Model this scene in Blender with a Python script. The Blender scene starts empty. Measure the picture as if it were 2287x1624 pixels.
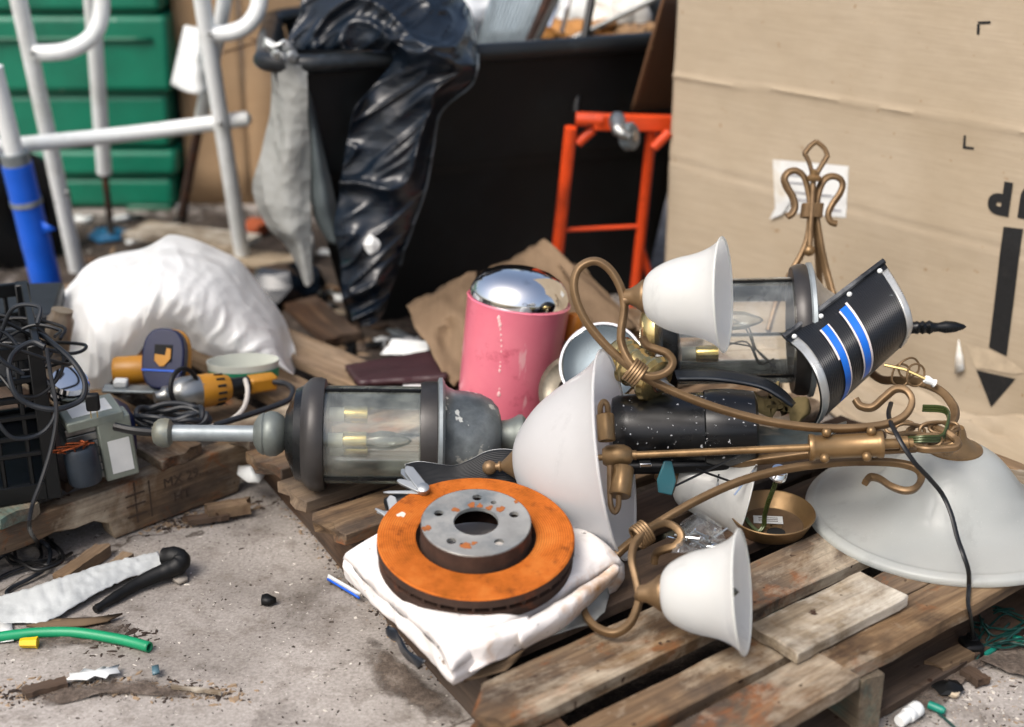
import bpy, bmesh, math, random
from mathutils import Vector, Matrix, noise
from math import radians, sin, cos, pi, tau

scn = bpy.context.scene
COL = scn.collection
random.seed(7)

# ------------------------------------------------------------------ camera
PITCH, CZ, LENS = radians(22), 1.2, 50.0
cam_d = bpy.data.cameras.new('camera')
cam_d.lens = LENS
cam_d.sensor_width = 36.0
cam_d.clip_start = 0.05
cam_d.clip_end = 200
cam_d.dof.use_dof = True
cam_d.dof.focus_distance = 2.2
cam_d.dof.aperture_fstop = 2.1
cam = bpy.data.objects.new('camera', cam_d)
cam.location = (0, 0, CZ)
cam.rotation_euler = (radians(90) - PITCH, 0, 0)
COL.objects.link(cam)
scn.camera = cam

# ------------------------------------------------------------------ world, sun, exposure
SUN_EL = radians(53)      # high veiled sun, behind the camera on the left
world = bpy.data.worlds.new('World')
scn.world = world
world.use_nodes = True
wn = world.node_tree
wn.nodes.clear()
sky = wn.nodes.new('ShaderNodeTexSky')
sky.sky_type = 'NISHITA'
sky.sun_disc = False
sky.sun_elevation = SUN_EL
sky.sun_rotation = radians(222)
sky.air_density = 1.0
sky.dust_density = 6.0
sky.ozone_density = 1.0
hs = wn.nodes.new('ShaderNodeHueSaturation')
hs.inputs['Saturation'].default_value = 0.9
bg = wn.nodes.new('ShaderNodeBackground')
bg.inputs['Strength'].default_value = 0.13
wo = wn.nodes.new('ShaderNodeOutputWorld')
wn.links.new(sky.outputs[0], hs.inputs['Color'])
wn.links.new(hs.outputs[0], bg.inputs['Color'])
wn.links.new(bg.outputs[0], wo.inputs['Surface'])
sun_d = bpy.data.lights.new('sun', 'SUN')
sun_d.energy = 1.5
sun_d.angle = radians(30)
sun_d.color = (1.0, 0.98, 0.95)
sun = bpy.data.objects.new('sun', sun_d)
az = radians(222)
sdir = Vector((sin(az) * cos(SUN_EL), cos(az) * cos(SUN_EL), sin(SUN_EL)))
sun.rotation_euler = sdir.to_track_quat('Z', 'Y').to_euler()
sun.location = sdir * 12
COL.objects.link(sun)
scn.view_settings.view_transform = 'Standard'
scn.view_settings.look = 'None'
scn.view_settings.exposure = 0.58
scn.view_settings.gamma = 1.0
scn.cycles.use_denoising = True
scn.cycles.max_bounces = 8
scn.cycles.diffuse_bounces = 3
scn.cycles.transparent_max_bounces = 12
scn.cycles.caustics_reflective = False
scn.cycles.caustics_refractive = False

# ------------------------------------------------------------------ placing: a direction seen from where the photographer stood, met with a plane
FPX = 2287 * LENS / 36.0
CF = Vector((0, cos(PITCH), -sin(PITCH)))
CU = Vector((0, sin(PITCH), cos(PITCH)))
CO = Vector((0, 0, CZ))

def ray(u, v):
    return CF + Vector((1, 0, 0)) * ((u - 1143.5) / FPX) + CU * ((812 - v) / FPX)

def S(u, v, z):
    d = ray(u, v)
    return CO + d * ((z - CZ) / d.z)

def A(u, v, t):
    return CO + ray(u, v) * t

def Yp(u, v, y):
    d = ray(u, v)
    return CO + d * (y / d.y)

# ------------------------------------------------------------------ mesh helpers
def crom(pts, n=6, closed=False):
    pts = [Vector(p) for p in pts]
    m = len(pts)
    if m < 3 or n < 2:
        return pts
    out = []
    segs = m if closed else m - 1
    for i in range(segs):
        p1, p2 = pts[i], pts[(i + 1) % m]
        p0 = pts[(i - 1) % m] if (closed or i > 0) else p1 * 2 - p2
        p3 = pts[(i + 2) % m] if (closed or i + 2 < m) else p2 * 2 - p1
        for k in range(n):
            t = k / n
            out.append(0.5 * ((2 * p1) + (p2 - p0) * t + (2 * p0 - 5 * p1 + 4 * p2 - p3) * t * t + (3 * p1 - p0 - 3 * p2 + p3) * t ** 3))
    if not closed:
        out.append(pts[-1])
    return out

def resample(pts, n):
    L = [0.0]
    for a, b in zip(pts, pts[1:]):
        L.append(L[-1] + (b - a).length)
    tot = L[-1] or 1e-9
    out, j = [], 0
    for i in range(n):
        d = tot * i / (n - 1)
        while j < len(L) - 2 and L[j + 1] < d:
            j += 1
        s = L[j + 1] - L[j]
        out.append(pts[j].lerp(pts[j + 1], (d - L[j]) / s if s > 1e-9 else 0))
    return out

def frame(P, axis, up=(0, 0, 1)):
    z = Vector(axis).normalized()
    u = Vector(up)
    if abs(z.dot(u.normalized())) > 0.98:
        u = Vector((0, 1, 0))
    x = u.cross(z).normalized()
    y = z.cross(x)
    m = Matrix((x, y, z)).transposed().to_4x4()
    m.translation = Vector(P)
    return m

def wmat(o):
    m = o.matrix_basis.copy()
    while o.parent:
        o = o.parent
        m = o.matrix_basis @ m
    return m

class MB:
    def __init__(s):
        s.v, s.f, s.uv = [], [], {}

    def add(s, vs, fs, M=None):
        o = len(s.v)
        s.v += [(M @ Vector(p)) if M else Vector(p) for p in vs]
        s.f += [tuple(o + i for i in q) for q in fs]
        return o

    def box(s, c, d, M=None):
        x, y, z = d[0] / 2, d[1] / 2, d[2] / 2
        c = Vector(c)
        vs = [c + Vector((sx * x, sy * y, sz * z)) for sz in (-1, 1) for sy in (-1, 1) for sx in (-1, 1)]
        s.add(vs, [(0, 2, 3, 1), (4, 5, 7, 6), (0, 1, 5, 4), (2, 6, 7, 3), (0, 4, 6, 2), (1, 3, 7, 5)], M)
        return s

    def lathe(s, prof, segs=32, M=None, a0=0, a1=tau):
        full = abs(a1 - a0 - tau) < 1e-6
        n = segs if full else segs + 1
        vs, rows = [], []
        for r, z in prof:
            if r < 1e-6:
                rows.append([len(vs)] * n)
                vs.append((0, 0, z))
            else:
                row = []
                for k in range(n):
                    a = a0 + (a1 - a0) * k / segs
                    row.append(len(vs))
                    vs.append((r * cos(a), r * sin(a), z))
                rows.append(row)
        fs = []
        for r0, r1 in zip(rows, rows[1:]):
            for k in range(segs):
                q = [r0[k], r0[(k + 1) % n], r1[(k + 1) % n], r1[k]]
                q2 = []
                for i in q:
                    if i not in q2:
                        q2.append(i)
                if len(q2) > 2:
                    fs.append(tuple(q2))
        s.add(vs, fs, M)
        return s

    def tube(s, pts, r, segs=8, cap=True, closed=False, sq=0.0, up=None, aspect=1.0):
        pts = [Vector(p) for p in pts]
        n = len(pts)
        rr = r if isinstance(r, (list, tuple)) else [r] * n
        if len(rr) != n:
            rr = [rr[min(len(rr) - 1, int(i * len(rr) / n))] for i in range(n)]
        T = []
        for i in range(n):
            a = pts[(i - 1) % n] if (closed or i > 0) else pts[i]
            b = pts[(i + 1) % n] if (closed or i < n - 1) else pts[i]
            d = b - a
            T.append(d.normalized() if d.length > 1e-9 else Vector((0, 0, 1)))
        u = Vector(up) if up else Vector((0, 0, 1))
        if abs(u.normalized().dot(T[0])) > 0.95:
            u = Vector((1, 0, 0))
        N = (u - T[0] * u.dot(T[0])).normalized()
        vs, prev = [], T[0]
        for i in range(n):
            ax = prev.cross(T[i])
            if ax.length > 1e-7:
                N = Matrix.Rotation(prev.angle(T[i]), 3, ax.normalized()) @ N
            N = (N - T[i] * N.dot(T[i])).normalized()
            prev = T[i]
            B = T[i].cross(N)
            for k in range(segs):
                a = tau * (k + 0.5) / segs
                ca, sa = cos(a), sin(a)
                if sq:
                    e = 1 - sq
                    ca = math.copysign(abs(ca) ** e, ca)
                    sa = math.copysign(abs(sa) ** e, sa)
                vs.append(pts[i] + (N * ca * aspect + B * sa) * rr[i])
        fs = []
        for i in range(n if closed else n - 1):
            j = (i + 1) % n
            for k in range(segs):
                l = (k + 1) % segs
                fs.append((i * segs + k, i * segs + l, j * segs + l, j * segs + k))
        if cap and not closed:
            fs.append(tuple(range(segs))[::-1])
            fs.append(tuple((n - 1) * segs + k for k in range(segs)))
        s.add(vs, fs)
        return s

    def grid(s, nu, nv, fn, M=None):
        o = len(s.v)
        vs = [fn(i / nu, j / nv) for j in range(nv + 1) for i in range(nu + 1)]
        fs = [(j * (nu + 1) + i, j * (nu + 1) + i + 1, (j + 1) * (nu + 1) + i + 1, (j + 1) * (nu + 1) + i) for j in range(nv) for i in range(nu)]
        s.add(vs, fs, M)
        for j in range(nv + 1):
            for i in range(nu + 1):
                s.uv[o + j * (nu + 1) + i] = (i / nu, j / nv)
        return s

    def prism(s, out, z0, z1, M=None):
        n = len(out)
        vs = [(x, y, z0) for x, y in out] + [(x, y, z1) for x, y in out]
        fs = [tuple(range(n))[::-1], tuple(range(n, 2 * n))] + [(i, (i + 1) % n, n + (i + 1) % n, n + i) for i in range(n)]
        s.add(vs, fs, M)
        return s

    def ball(s, c, r, segs=16, M=None):
        s.lathe([(r * sin(pi * i / 10), -r * cos(pi * i / 10)) for i in range(11)], segs, (M or Matrix()) @ Matrix.Translation(c))
        return s

    def build(s, name, mat, parent=None, smooth=True, bevel=0, solid=0, sub=0, local=False, ang=40, offset=-1, bseg=2):
        me = bpy.data.meshes.new(name)
        vs = s.v
        if parent is not None and not local:
            iv = wmat(parent).inverted()
            vs = [iv @ p for p in vs]
        me.from_pydata([tuple(p) for p in vs], [], s.f)
        if s.uv:
            ul = me.uv_layers.new(name='UVMap')
            for lp in me.loops:
                ul.data[lp.index].uv = s.uv.get(lp.vertex_index, (0, 0))
        bm = bmesh.new()
        bm.from_mesh(me)
        bmesh.ops.recalc_face_normals(bm, faces=bm.faces)
        bm.to_mesh(me)
        bm.free()
        if smooth:
            me.polygons.foreach_set('use_smooth', [True] * len(me.polygons))
            me.set_sharp_from_angle(angle=radians(ang))
        if mat:
            me.materials.append(mat)
        o = bpy.data.objects.new(name, me)
        COL.objects.link(o)
        if parent is not None:
            o.parent = parent
        if solid:
            m = o.modifiers.new('thickness', 'SOLIDIFY')
            m.thickness = solid
            m.offset = offset
        if bevel:
            m = o.modifiers.new('bevel', 'BEVEL')
            m.width = bevel
            m.segments = bseg
            m.limit_method = 'ANGLE'
            m.angle_limit = radians(35)
        if sub:
            m = o.modifiers.new('subdivision', 'SUBSURF')
            m.levels = sub
            m.render_levels = sub
        return o

def tag(o, label, cat, group=None):
    o['label'] = label
    o['category'] = cat
    if group:
        o['group'] = group
    return o

def thing(name, label, cat, loc=(0, 0, 0), group=None, M=None):
    o = bpy.data.objects.new(name, None)
    o.empty_display_size = 0.05
    if M is not None:
        o.matrix_basis = M
    else:
        o.location = Vector(loc)
    COL.objects.link(o)
    return tag(o, label, cat, group)

def struct(o):
    o['kind'] = 'structure'
    return o

def stuff(o, label=None, cat=None):
    o['kind'] = 'stuff'
    if label:
        tag(o, label, cat)
    return o

def patch(rows, nu, nv, dispf=None):
    """rows: lists of points; a smooth surface through them, returned as a function grid for MB.grid"""
    R = [resample(crom(r, 8), nu + 1) for r in rows]
    cols = []
    for i in range(nu + 1):
        cols.append(resample(crom([r[i] for r in R], 8), nv + 1))
    def fn(a, b):
        p = cols[round(a * nu)][round(b * nv)]
        return p + dispf(p, a, b) if dispf else p
    return fn

def nz(p, sc, seed=0):
    return noise.noise(Vector(p) * sc + Vector((seed * 7.3, seed * 3.1, seed * 1.7)))

def ridged(p, sc, seed=0):
    return 1 - abs(noise.noise(Vector(p) * sc + Vector((seed * 7.3, seed * 3.1, seed * 1.7)))) * 2

# ------------------------------------------------------------------ materials
def hexc(h):
    h = h.lstrip('#')
    c = [int(h[i:i + 2], 16) / 255 for i in (0, 2, 4)]
    return tuple([(x / 12.92 if x <= 0.04045 else ((x + 0.055) / 1.055) ** 2.4) for x in c] + [1.0])

class NT:
    def __init__(s, name):
        s.m = bpy.data.materials.new(name)
        s.m.use_nodes = True
        s.t = s.m.node_tree
        s.b = s.t.nodes['Principled BSDF']
        s.out = s.t.nodes['Material Output']
        s.co = None

    def n(s, typ, **kw):
        nd = s.t.nodes.new('ShaderNode' + typ)
        for k, val in kw.items():
            setattr(nd, k, val)
        return nd

    def l(s, a, b):
        s.t.links.new(a, b)

    def coord(s, scale=(1, 1, 1), rnd=True, kind='Object'):
        tc = s.n('TexCoord')
        mp = s.n('Mapping')
        mp.inputs['Scale'].default_value = scale
        s.l(tc.outputs[kind], mp.inputs['Vector'])
        if rnd:
            oi = s.n('ObjectInfo')
            mu = s.n('Math', operation='MULTIPLY')
            mu.inputs[1].default_value = 37.0
            s.l(oi.outputs['Random'], mu.inputs[0])
            cb = s.n('CombineXYZ')
            for i in range(3):
                s.l(mu.outputs[0], cb.inputs[i])
            s.l(cb.outputs[0], mp.inputs['Location'])
        return mp.outputs[0]

    def noise(s, vec, scale, detail=4, rough=0.55, dist=0):
        nd = s.n('TexNoise')
        nd.inputs['Scale'].default_value = scale
        nd.inputs['Detail'].default_value = detail
        nd.inputs['Roughness'].default_value = rough
        nd.inputs['Distortion'].default_value = dist
        s.l(vec, nd.inputs['Vector'])
        return nd.outputs['Fac']

    def crease(s, vec, scale):
        """sharp folds as in crumpled film: nearest-edge distances of two stretched cell patterns"""
        tot = None
        for k, w in ((1.0, 1.0), (2.3, 0.5)):
            ns = s.n('TexNoise')
            ns.inputs['Scale'].default_value = scale * k * 0.7
            ns.inputs['Detail'].default_value = 2
            s.l(vec, ns.inputs['Vector'])
            sc = s.n('VectorMath', operation='SCALE')
            sc.inputs['Scale'].default_value = 0.5 / (scale * k)
            s.l(ns.outputs['Color'], sc.inputs[0])
            ad = s.n('VectorMath', operation='ADD')
            s.l(vec, ad.inputs[0])
            s.l(sc.outputs[0], ad.inputs[1])
            vo = s.n('TexVoronoi', feature='F1')
            vo.inputs['Scale'].default_value = scale * k
            s.l(ad.outputs[0], vo.inputs['Vector'])
            mu = s.n('Math', operation='MULTIPLY')
            mu.inputs[1].default_value = w
            s.l(vo.outputs['Distance'], mu.inputs[0])
            if tot is None:
                tot = mu.outputs[0]
            else:
                a2 = s.n('Math', operation='ADD')
                s.l(tot, a2.inputs[0])
                s.l(mu.outputs[0], a2.inputs[1])
                tot = a2.outputs[0]
        return tot

    def ramp(s, fac, stops):
        r = s.n('ValToRGB')
        e = r.color_ramp.elements
        while len(e) < len(stops):
            e.new(0.5)
        for el, (p, c) in zip(e, stops):
            el.position = p
            el.color = c if len(c) == 4 else (*c, 1)
        s.l(fac, r.inputs[0])
        return r.outputs[0]

    def thr(s, fac, a, b):
        r = s.n('MapRange')
        r.inputs['From Min'].default_value = a
        r.inputs['From Max'].default_value = b
        s.l(fac, r.inputs['Value'])
        return r.outputs[0]

    def mix(s, fac, a, b, blend='MIX'):
        m = s.n('Mix', data_type='RGBA', blend_type=blend)
        for sock, val in ((m.inputs[0], fac), (m.inputs[6], a), (m.inputs[7], b)):
            if hasattr(val, 'is_linked'):
                s.l(val, sock)
            else:
                sock.default_value = val
        return m.outputs[2]

    def bump(s, h, strength=0.2, dist=0.002, prev=None):
        b = s.n('Bump')
        b.inputs['Strength'].default_value = strength
        b.inputs['Distance'].default_value = dist
        s.l(h, b.inputs['Height'])
        if prev:
            s.l(prev, b.inputs['Normal'])
        return b.outputs[0]

    def set(s, **kw):
        for k, val in kw.items():
            k = k.replace('_', ' ')
            sock = s.b.inputs[k]
            if hasattr(val, 'is_linked'):
                s.l(val, sock)
            else:
                sock.default_value = val
        return s

def simple(name, col, rough=0.5, metal=0.0, var=0.25, scale=9, bump=0.15, bscale=70, dirt=None, dirt_amt=0.45, spots=None, spot_thr=0.68, spot_scale=40, rvar=0.15, rnd=True, coat=0, spec=0.5):
    """one colour with blotches, worn or dirty patches, speckles and fine relief"""
    n = NT(name)
    c = hexc(col) if isinstance(col, str) else col
    v = n.coord(rnd=rnd)
    f = n.noise(v, scale, 5, 0.6)
    dark = tuple(x * (1 - var) for x in c[:3]) + (1,)
    lite = tuple(min(1, x * (1 + var * 0.6)) for x in c[:3]) + (1,)
    out = n.ramp(f, [(0.3, dark), (0.7, lite)])
    if dirt:
        d = n.noise(v, scale * 0.45, 8, 0.68)
        out = n.mix(n.thr(d, 0.62 - dirt_amt * 0.3, 0.78 - dirt_amt * 0.2), out, hexc(dirt))
    if spots:
        d = n.noise(v, spot_scale, 4, 0.6)
        out = n.mix(n.thr(d, spot_thr, spot_thr + 0.03), out, hexc(spots))
    n.set(Base_Color=out, Metallic=metal)
    r = n.n('MapRange')
    r.inputs['To Min'].default_value = max(0.02, rough - rvar)
    r.inputs['To Max'].default_value = min(1, rough + rvar)
    n.l(n.noise(v, scale * 1.7, 4), r.inputs['Value'])
    n.set(Roughness=r.outputs[0])
    n.b.inputs['Specular IOR Level'].default_value = spec
    if coat:
        n.set(Coat_Weight=coat, Coat_Roughness=0.1)
    if bump:
        n.set(Normal=n.bump(n.noise(v, bscale, 5, 0.6), bump, 0.002))
    return n.m

def wood(name, c1, c2, c3, paint=None, paint_amt=0.5, stain=None, stain_amt=0.4, dark=0.5):
    n = NT(name)
    v = n.coord((1.3, 16, 16))
    g = n.noise(v, 2.2, 8, 0.65, 0.6)
    base = n.ramp(g, [(0.28, hexc(c1)), (0.5, hexc(c2)), (0.74, hexc(c3))])
    v2 = n.coord((1, 1.5, 1.5))
    blot = n.noise(v2, 5.5, 6, 0.65)
    base = n.mix(n.thr(blot, 0.47, 0.62), base, n.mix(dark, base, hexc('#2a1c14')))
    big = n.noise(n.coord((1, 1, 1)), 2.6, 3, 0.5)
    base = n.mix(n.thr(big, 0.35, 0.65), base, n.mix(0.45, base, hexc('#6e675f')))
    if stain:
        st = n.noise(v2, 9, 8, 0.7, 0.6)
        base = n.mix(n.thr(st, 0.66 - stain_amt * 0.2, 0.82 - stain_amt * 0.2), base, hexc(stain))
    if paint:
        pt = n.noise(v2, 3.7, 9, 0.7, 0.3)
        base = n.mix(n.thr(pt, 0.62 - paint_amt * 0.25, 0.8 - paint_amt * 0.25), base, hexc(paint))
    v3 = n.coord((3, 60, 60))
    fine = n.noise(v3, 3, 6, 0.7)
    base = n.mix(0.55, base, n.ramp(fine, [(0.25, (0.25, 0.22, 0.2, 1)), (0.6, (1, 1, 1, 1))]), 'MULTIPLY')
    v4 = n.coord((1, 1, 1))
    sp = n.noise(v4, 55, 2, 0.4)
    base = n.mix(n.thr(sp, 0.715, 0.76), base, hexc('#38261a'))
    n.set(Base_Color=base, Roughness=0.85)
    b1 = n.bump(g, 0.5, 0.003)
    n.set(Normal=n.bump(fine, 0.45, 0.0015, b1))
    n.b.inputs['Specular IOR Level'].default_value = 0.25
    return n.m

def frosted(name, col, trans=0.4, rough=0.4, specks=True, coat=0.0, crinkle=None, see=0.0):
    n = NT(name)
    v = n.coord()
    c = hexc(col)
    base = n.mix(n.thr(n.noise(v, 7, 5), 0.35, 0.75), c, tuple(x * 0.9 for x in c[:3]) + (1,))
    sm = n.noise(n.coord((1, 1, 0.4)), 11, 8, 0.72)
    base = n.mix(n.thr(sm, 0.56, 0.78), base, tuple(x * 0.72 for x in c[:3]) + (1,))
    if specks:
        vs = n.coord((1, 1, 0.3))
        base = n.mix(n.thr(n.noise(vs, 480, 2, 0.4), 0.70, 0.80), base, (0.95, 0.95, 0.93, 1))
    n.set(Base_Color=base, Roughness=rough, Normal=n.bump(n.noise(v, 260, 3), 0.06, 0.001))
    if coat:
        n.set(Coat_Weight=coat, Coat_Roughness=0.12)
    if crinkle:
        n.set(Normal=n.bump(n.crease(v, crinkle[0]), crinkle[1], crinkle[2]))
    tr = n.n('BsdfTranslucent')
    n.l(base, tr.inputs['Color'])
    mx = n.n('MixShader')
    mx.inputs[0].default_value = trans
    n.l(n.b.outputs[0], mx.inputs[1])
    n.l(tr.outputs[0], mx.inputs[2])
    if see:
        tp = n.n('BsdfTransparent')
        m2 = n.n('MixShader')
        m2.inputs[0].default_value = see
        n.l(mx.outputs[0], m2.inputs[1])
        n.l(tp.outputs[0], m2.inputs[2])
        mx = m2
    n.l(mx.outputs[0], n.out.inputs['Surface'])
    return n.m

def clear(name, tint, gloss_ior=1.5, haze=0.06, dirt='#8c8a78', dscale=9, film=0.0):
    """thin clear pane or film: passes light, reflects at grazing angles, with dusty patches"""
    n = NT(name)
    v = n.coord()
    n.set(Base_Color=hexc(dirt), Roughness=0.5)
    tp = n.n('BsdfTransparent')
    tp.inputs['Color'].default_value = tint
    gl = n.n('BsdfGlossy')
    gl.inputs['Roughness'].default_value = 0.06 + film * 0.2
    gl.inputs['Color'].default_value = (0.95, 0.97, 0.95, 1)
    fr = n.n('Fresnel')
    fr.inputs['IOR'].default_value = gloss_ior
    if film:
        n.l(n.bump(n.noise(v, 30, 4), 0.9, 0.01), fr.inputs['Normal'])
        n.l(n.bump(n.noise(v, 30, 4), 0.9, 0.01), gl.inputs['Normal'])
    m1 = n.n('MixShader')
    n.l(fr.outputs[0], m1.inputs[0])
    n.l(tp.outputs[0], m1.inputs[1])
    n.l(gl.outputs[0], m1.inputs[2])
    m2 = n.n('MixShader')
    r = n.n('MapRange')
    r.inputs['From Min'].default_value = 0.4
    r.inputs['From Max'].default_value = 0.85
    r.inputs['To Min'].default_value = haze
    r.inputs['To Max'].default_value = min(1, haze + 0.3)
    n.l(n.noise(v, dscale, 8, 0.7), r.inputs['Value'])
    n.l(r.outputs[0], m2.inputs[0])
    n.l(m1.outputs[0], m2.inputs[1])
    n.l(n.b.outputs[0], m2.inputs[2])
    n.l(m2.outputs[0], n.out.inputs['Surface'])
    return n.m

def cardboard(name, c='#b99f80', flute=True, axis=2, wear='#a58a6a'):
    n = NT(name)
    v = n.coord(rnd=False)
    cc = hexc(c)
    base = n.mix(n.thr(n.noise(v, 3.5, 6, 0.6), 0.35, 0.75), cc, hexc(wear))
    sc = [9, 9, 9]
    sc[axis] = 160
    fib = n.noise(n.coord(tuple(sc), rnd=False), 1.0, 4, 0.6)
    base = n.mix(0.35, base, n.ramp(fib, [(0.3, (0.72, 0.70, 0.68, 1)), (0.65, (1, 1, 1, 1))]), 'MULTIPLY')
    base = n.mix(n.thr(n.noise(v, 60, 3, 0.5), 0.7, 0.75), base, hexc('#8f7658'))
    n.set(Base_Color=base, Roughness=0.82)
    n.b.inputs['Specular IOR Level'].default_value = 0.25
    b = n.bump(fib, 0.12, 0.0015)
    b = n.bump(n.noise(v, 11, 3), 0.35, 0.01, b)
    n.set(Normal=b)
    return n.m

BRASS = None
def brass(name, c='#7d6548', rough=0.45, dirt='#4c3822', metal=0.55):
    return simple(name, c, rough, metal, 0.22, 22, 0.1, 120, dirt=dirt, dirt_amt=0.3, rvar=0.12)

m_brass = brass('antique_brass')
m_brass2 = brass('antique_brass_satin', '#8a6f4c', 0.36, metal=0.6)
m_oldbrass = simple('polished_old_brass', '#c4ae78', 0.2, 0.9, 0.08, 14, 0.02)
m_bell = frosted('white_frosted_glass', '#f4f5f1', 0.5, 0.35, False, 0.35, see=0.03)
m_bowl = frosted('seeded_white_glass', '#eeeeed', 0.5, 0.4, True, 0.3, see=0.05)
m_dome = frosted('seeded_grey_glass', '#dde2df', 0.5, 0.4, True, 0.35, see=0.1)
m_chrome = simple('chrome', (0.85, 0.86, 0.87, 1), 0.06, 1.0, 0.06, 12, 0.03, 20, rvar=0.08, dirt='#a3a5a5', dirt_amt=0.2)
m_steel = simple('dull_steel', '#9a9c9a', 0.4, 0.9, 0.25, 12, 0.1, dirt='#5a5a58', dirt_amt=0.3)
m_galv = simple('galvanised', '#9aa2a4', 0.45, 0.55, 0.25, 14, 0.08, dirt='#6f777a', dirt_amt=0.4)
m_black = simple('black_plastic', '#0a0c0e', 0.42, 0, 0.3, 10, 0.12, dirt='#1d1f20', dirt_amt=0.3, spec=0.35)
m_black_gloss = simple('scuffed_black_plastic', '#06080b', 0.3, 0, 0.3, 10, 0.05, spots='#c8cacc', spot_thr=0.655, spot_scale=110)
m_cable = simple('black_cable', '#08090b', 0.45, 0, 0.3, 20, 0.05)
m_rubber = simple('black_rubber', '#08090a', 0.55, 0, 0.3, 12, 0.15, dirt='#2a2826', dirt_amt=0.2, spec=0.35)
# ------------------------------------------------------------------ more materials
m_wood = wood('weathered_wood', '#3c2b1b', '#735a3f', '#9c8261', paint='#bdb19c', paint_amt=0.42, stain='#8a4f22', stain_amt=0.5, dark=0.85)
m_wood_dark = wood('dark_old_wood', '#2a1d15', '#4a3525', '#6b523b', stain='#2a1c14', stain_amt=0.4)
m_wood_white = wood('white_painted_wood', '#5f5140', '#9a8a72', '#bdae96', paint='#cfc8b9', paint_amt=0.6, stain='#6a5842', stain_amt=0.55, dark=0.4)
m_wood_teal = wood('teal_stained_wood', '#453a2d', '#71644f', '#8b7d66', paint='#3d716c', paint_amt=0.5, stain='#4a3526', stain_amt=0.5)
m_wood_pale = wood('pale_timber', '#5c4834', '#8d7458', '#ab957a', stain='#5a4230', stain_amt=0.35)

def concrete():
    n = NT('concrete')
    v = n.coord(rnd=False)
    big = n.noise(v, 2.3, 7, 0.62)
    base = n.ramp(big, [(0.28, hexc('#77716b')), (0.5, hexc('#9e9892')), (0.72, hexc('#b8b2ac'))])
    mid = n.noise(v, 19, 6, 0.7)
    base = n.mix(n.thr(mid, 0.5, 0.78), base, hexc('#6d645b'))
    base = n.mix(n.thr(n.noise(v, 5, 9, 0.75, 0.3), 0.54, 0.78), base, hexc('#463e37'))
    fine = n.noise(v, 170, 4, 0.7)
    base = n.mix(0.7, base, n.ramp(fine, [(0.3, (0.45, 0.43, 0.41, 1)), (0.62, (1.05, 1.05, 1.05, 1))]), 'MULTIPLY')
    base = n.mix(n.thr(n.noise(v, 120, 2, 0.4), 0.68, 0.73), base, hexc('#2f2823'))
    base = n.mix(n.thr(n.noise(v, 95, 2, 0.4), 0.73, 0.78), base, hexc('#d8d2c8'))
    # hairline cracks
    vo = n.n('TexVoronoi', feature='DISTANCE_TO_EDGE')
    vo.inputs['Scale'].default_value = 1.15
    wv = n.n('VectorMath', operation='ADD')
    nn = n.n('TexNoise')
    nn.inputs['Scale'].default_value = 5
    nn.inputs['Detail'].default_value = 6
    n.l(v, nn.inputs['Vector'])
    sc = n.n('VectorMath', operation='SCALE')
    sc.inputs['Scale'].default_value = 0.35
    n.l(nn.outputs['Color'], sc.inputs[0])
    n.l(v, wv.inputs[0])
    n.l(sc.outputs[0], wv.inputs[1])
    n.l(wv.outputs[0], vo.inputs['Vector'])
    crack = n.thr(vo.outputs['Distance'], 0.0, 0.006)
    base = n.mix(crack, hexc('#4a423b'), base)
    n.set(Base_Color=base, Roughness=0.9)
    n.b.inputs['Specular IOR Level'].default_value = 0.2
    b = n.bump(mid, 0.35, 0.004)
    b = n.bump(fine, 0.5, 0.0015, b)
    n.set(Normal=b)
    return n.m
m_conc = concrete()

# ------------------------------------------------------------------ ground
g = MB()
g.grid(60, 60, lambda a, b: Vector(((a - .5) * 60, (b - .3) * 60, 0)))
struct(g.build('ground', m_conc))

# dirt drifted over the concrete, plus painted shade under the pallet, as thin sheets
def dirt_shade_mat(name, a, b, c, lo=-0.05, hi=0.1):
    n = NT(name)
    v = n.coord(rnd=False)
    base = n.ramp(n.noise(v, 26, 8, 0.75), [(0.3, hexc(a)), (0.5, hexc(b)), (0.75, hexc(c))])
    f = n.noise(v, 150, 4, 0.7)
    base = n.mix(0.8, base, n.ramp(f, [(0.3, (0.4, 0.38, 0.36, 1)), (0.65, (1.1, 1.1, 1.1, 1))]), 'MULTIPLY')
    n.set(Base_Color=base, Roughness=0.95, Normal=n.bump(f, 0.8, 0.004))
    tc = n.n('TexCoord')
    sx = n.n('SeparateXYZ')
    n.l(tc.outputs['UV'], sx.inputs[0])
    ad = n.n('Math', operation='MULTIPLY_ADD')
    ad.inputs[1].default_value = -0.55
    n.l(sx.outputs[1], ad.inputs[0])
    n.l(n.noise(v, 24, 8, 0.75), ad.inputs[2])
    n.set(Alpha=n.thr(ad.outputs[0], lo, hi))
    return n.m
m_dirt_shade = dirt_shade_mat('dark_dirt_shade', '#211a15', '#3d332b', '#675b50')  # real dirt on the ground behind, painted shade under the front pallet

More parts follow.
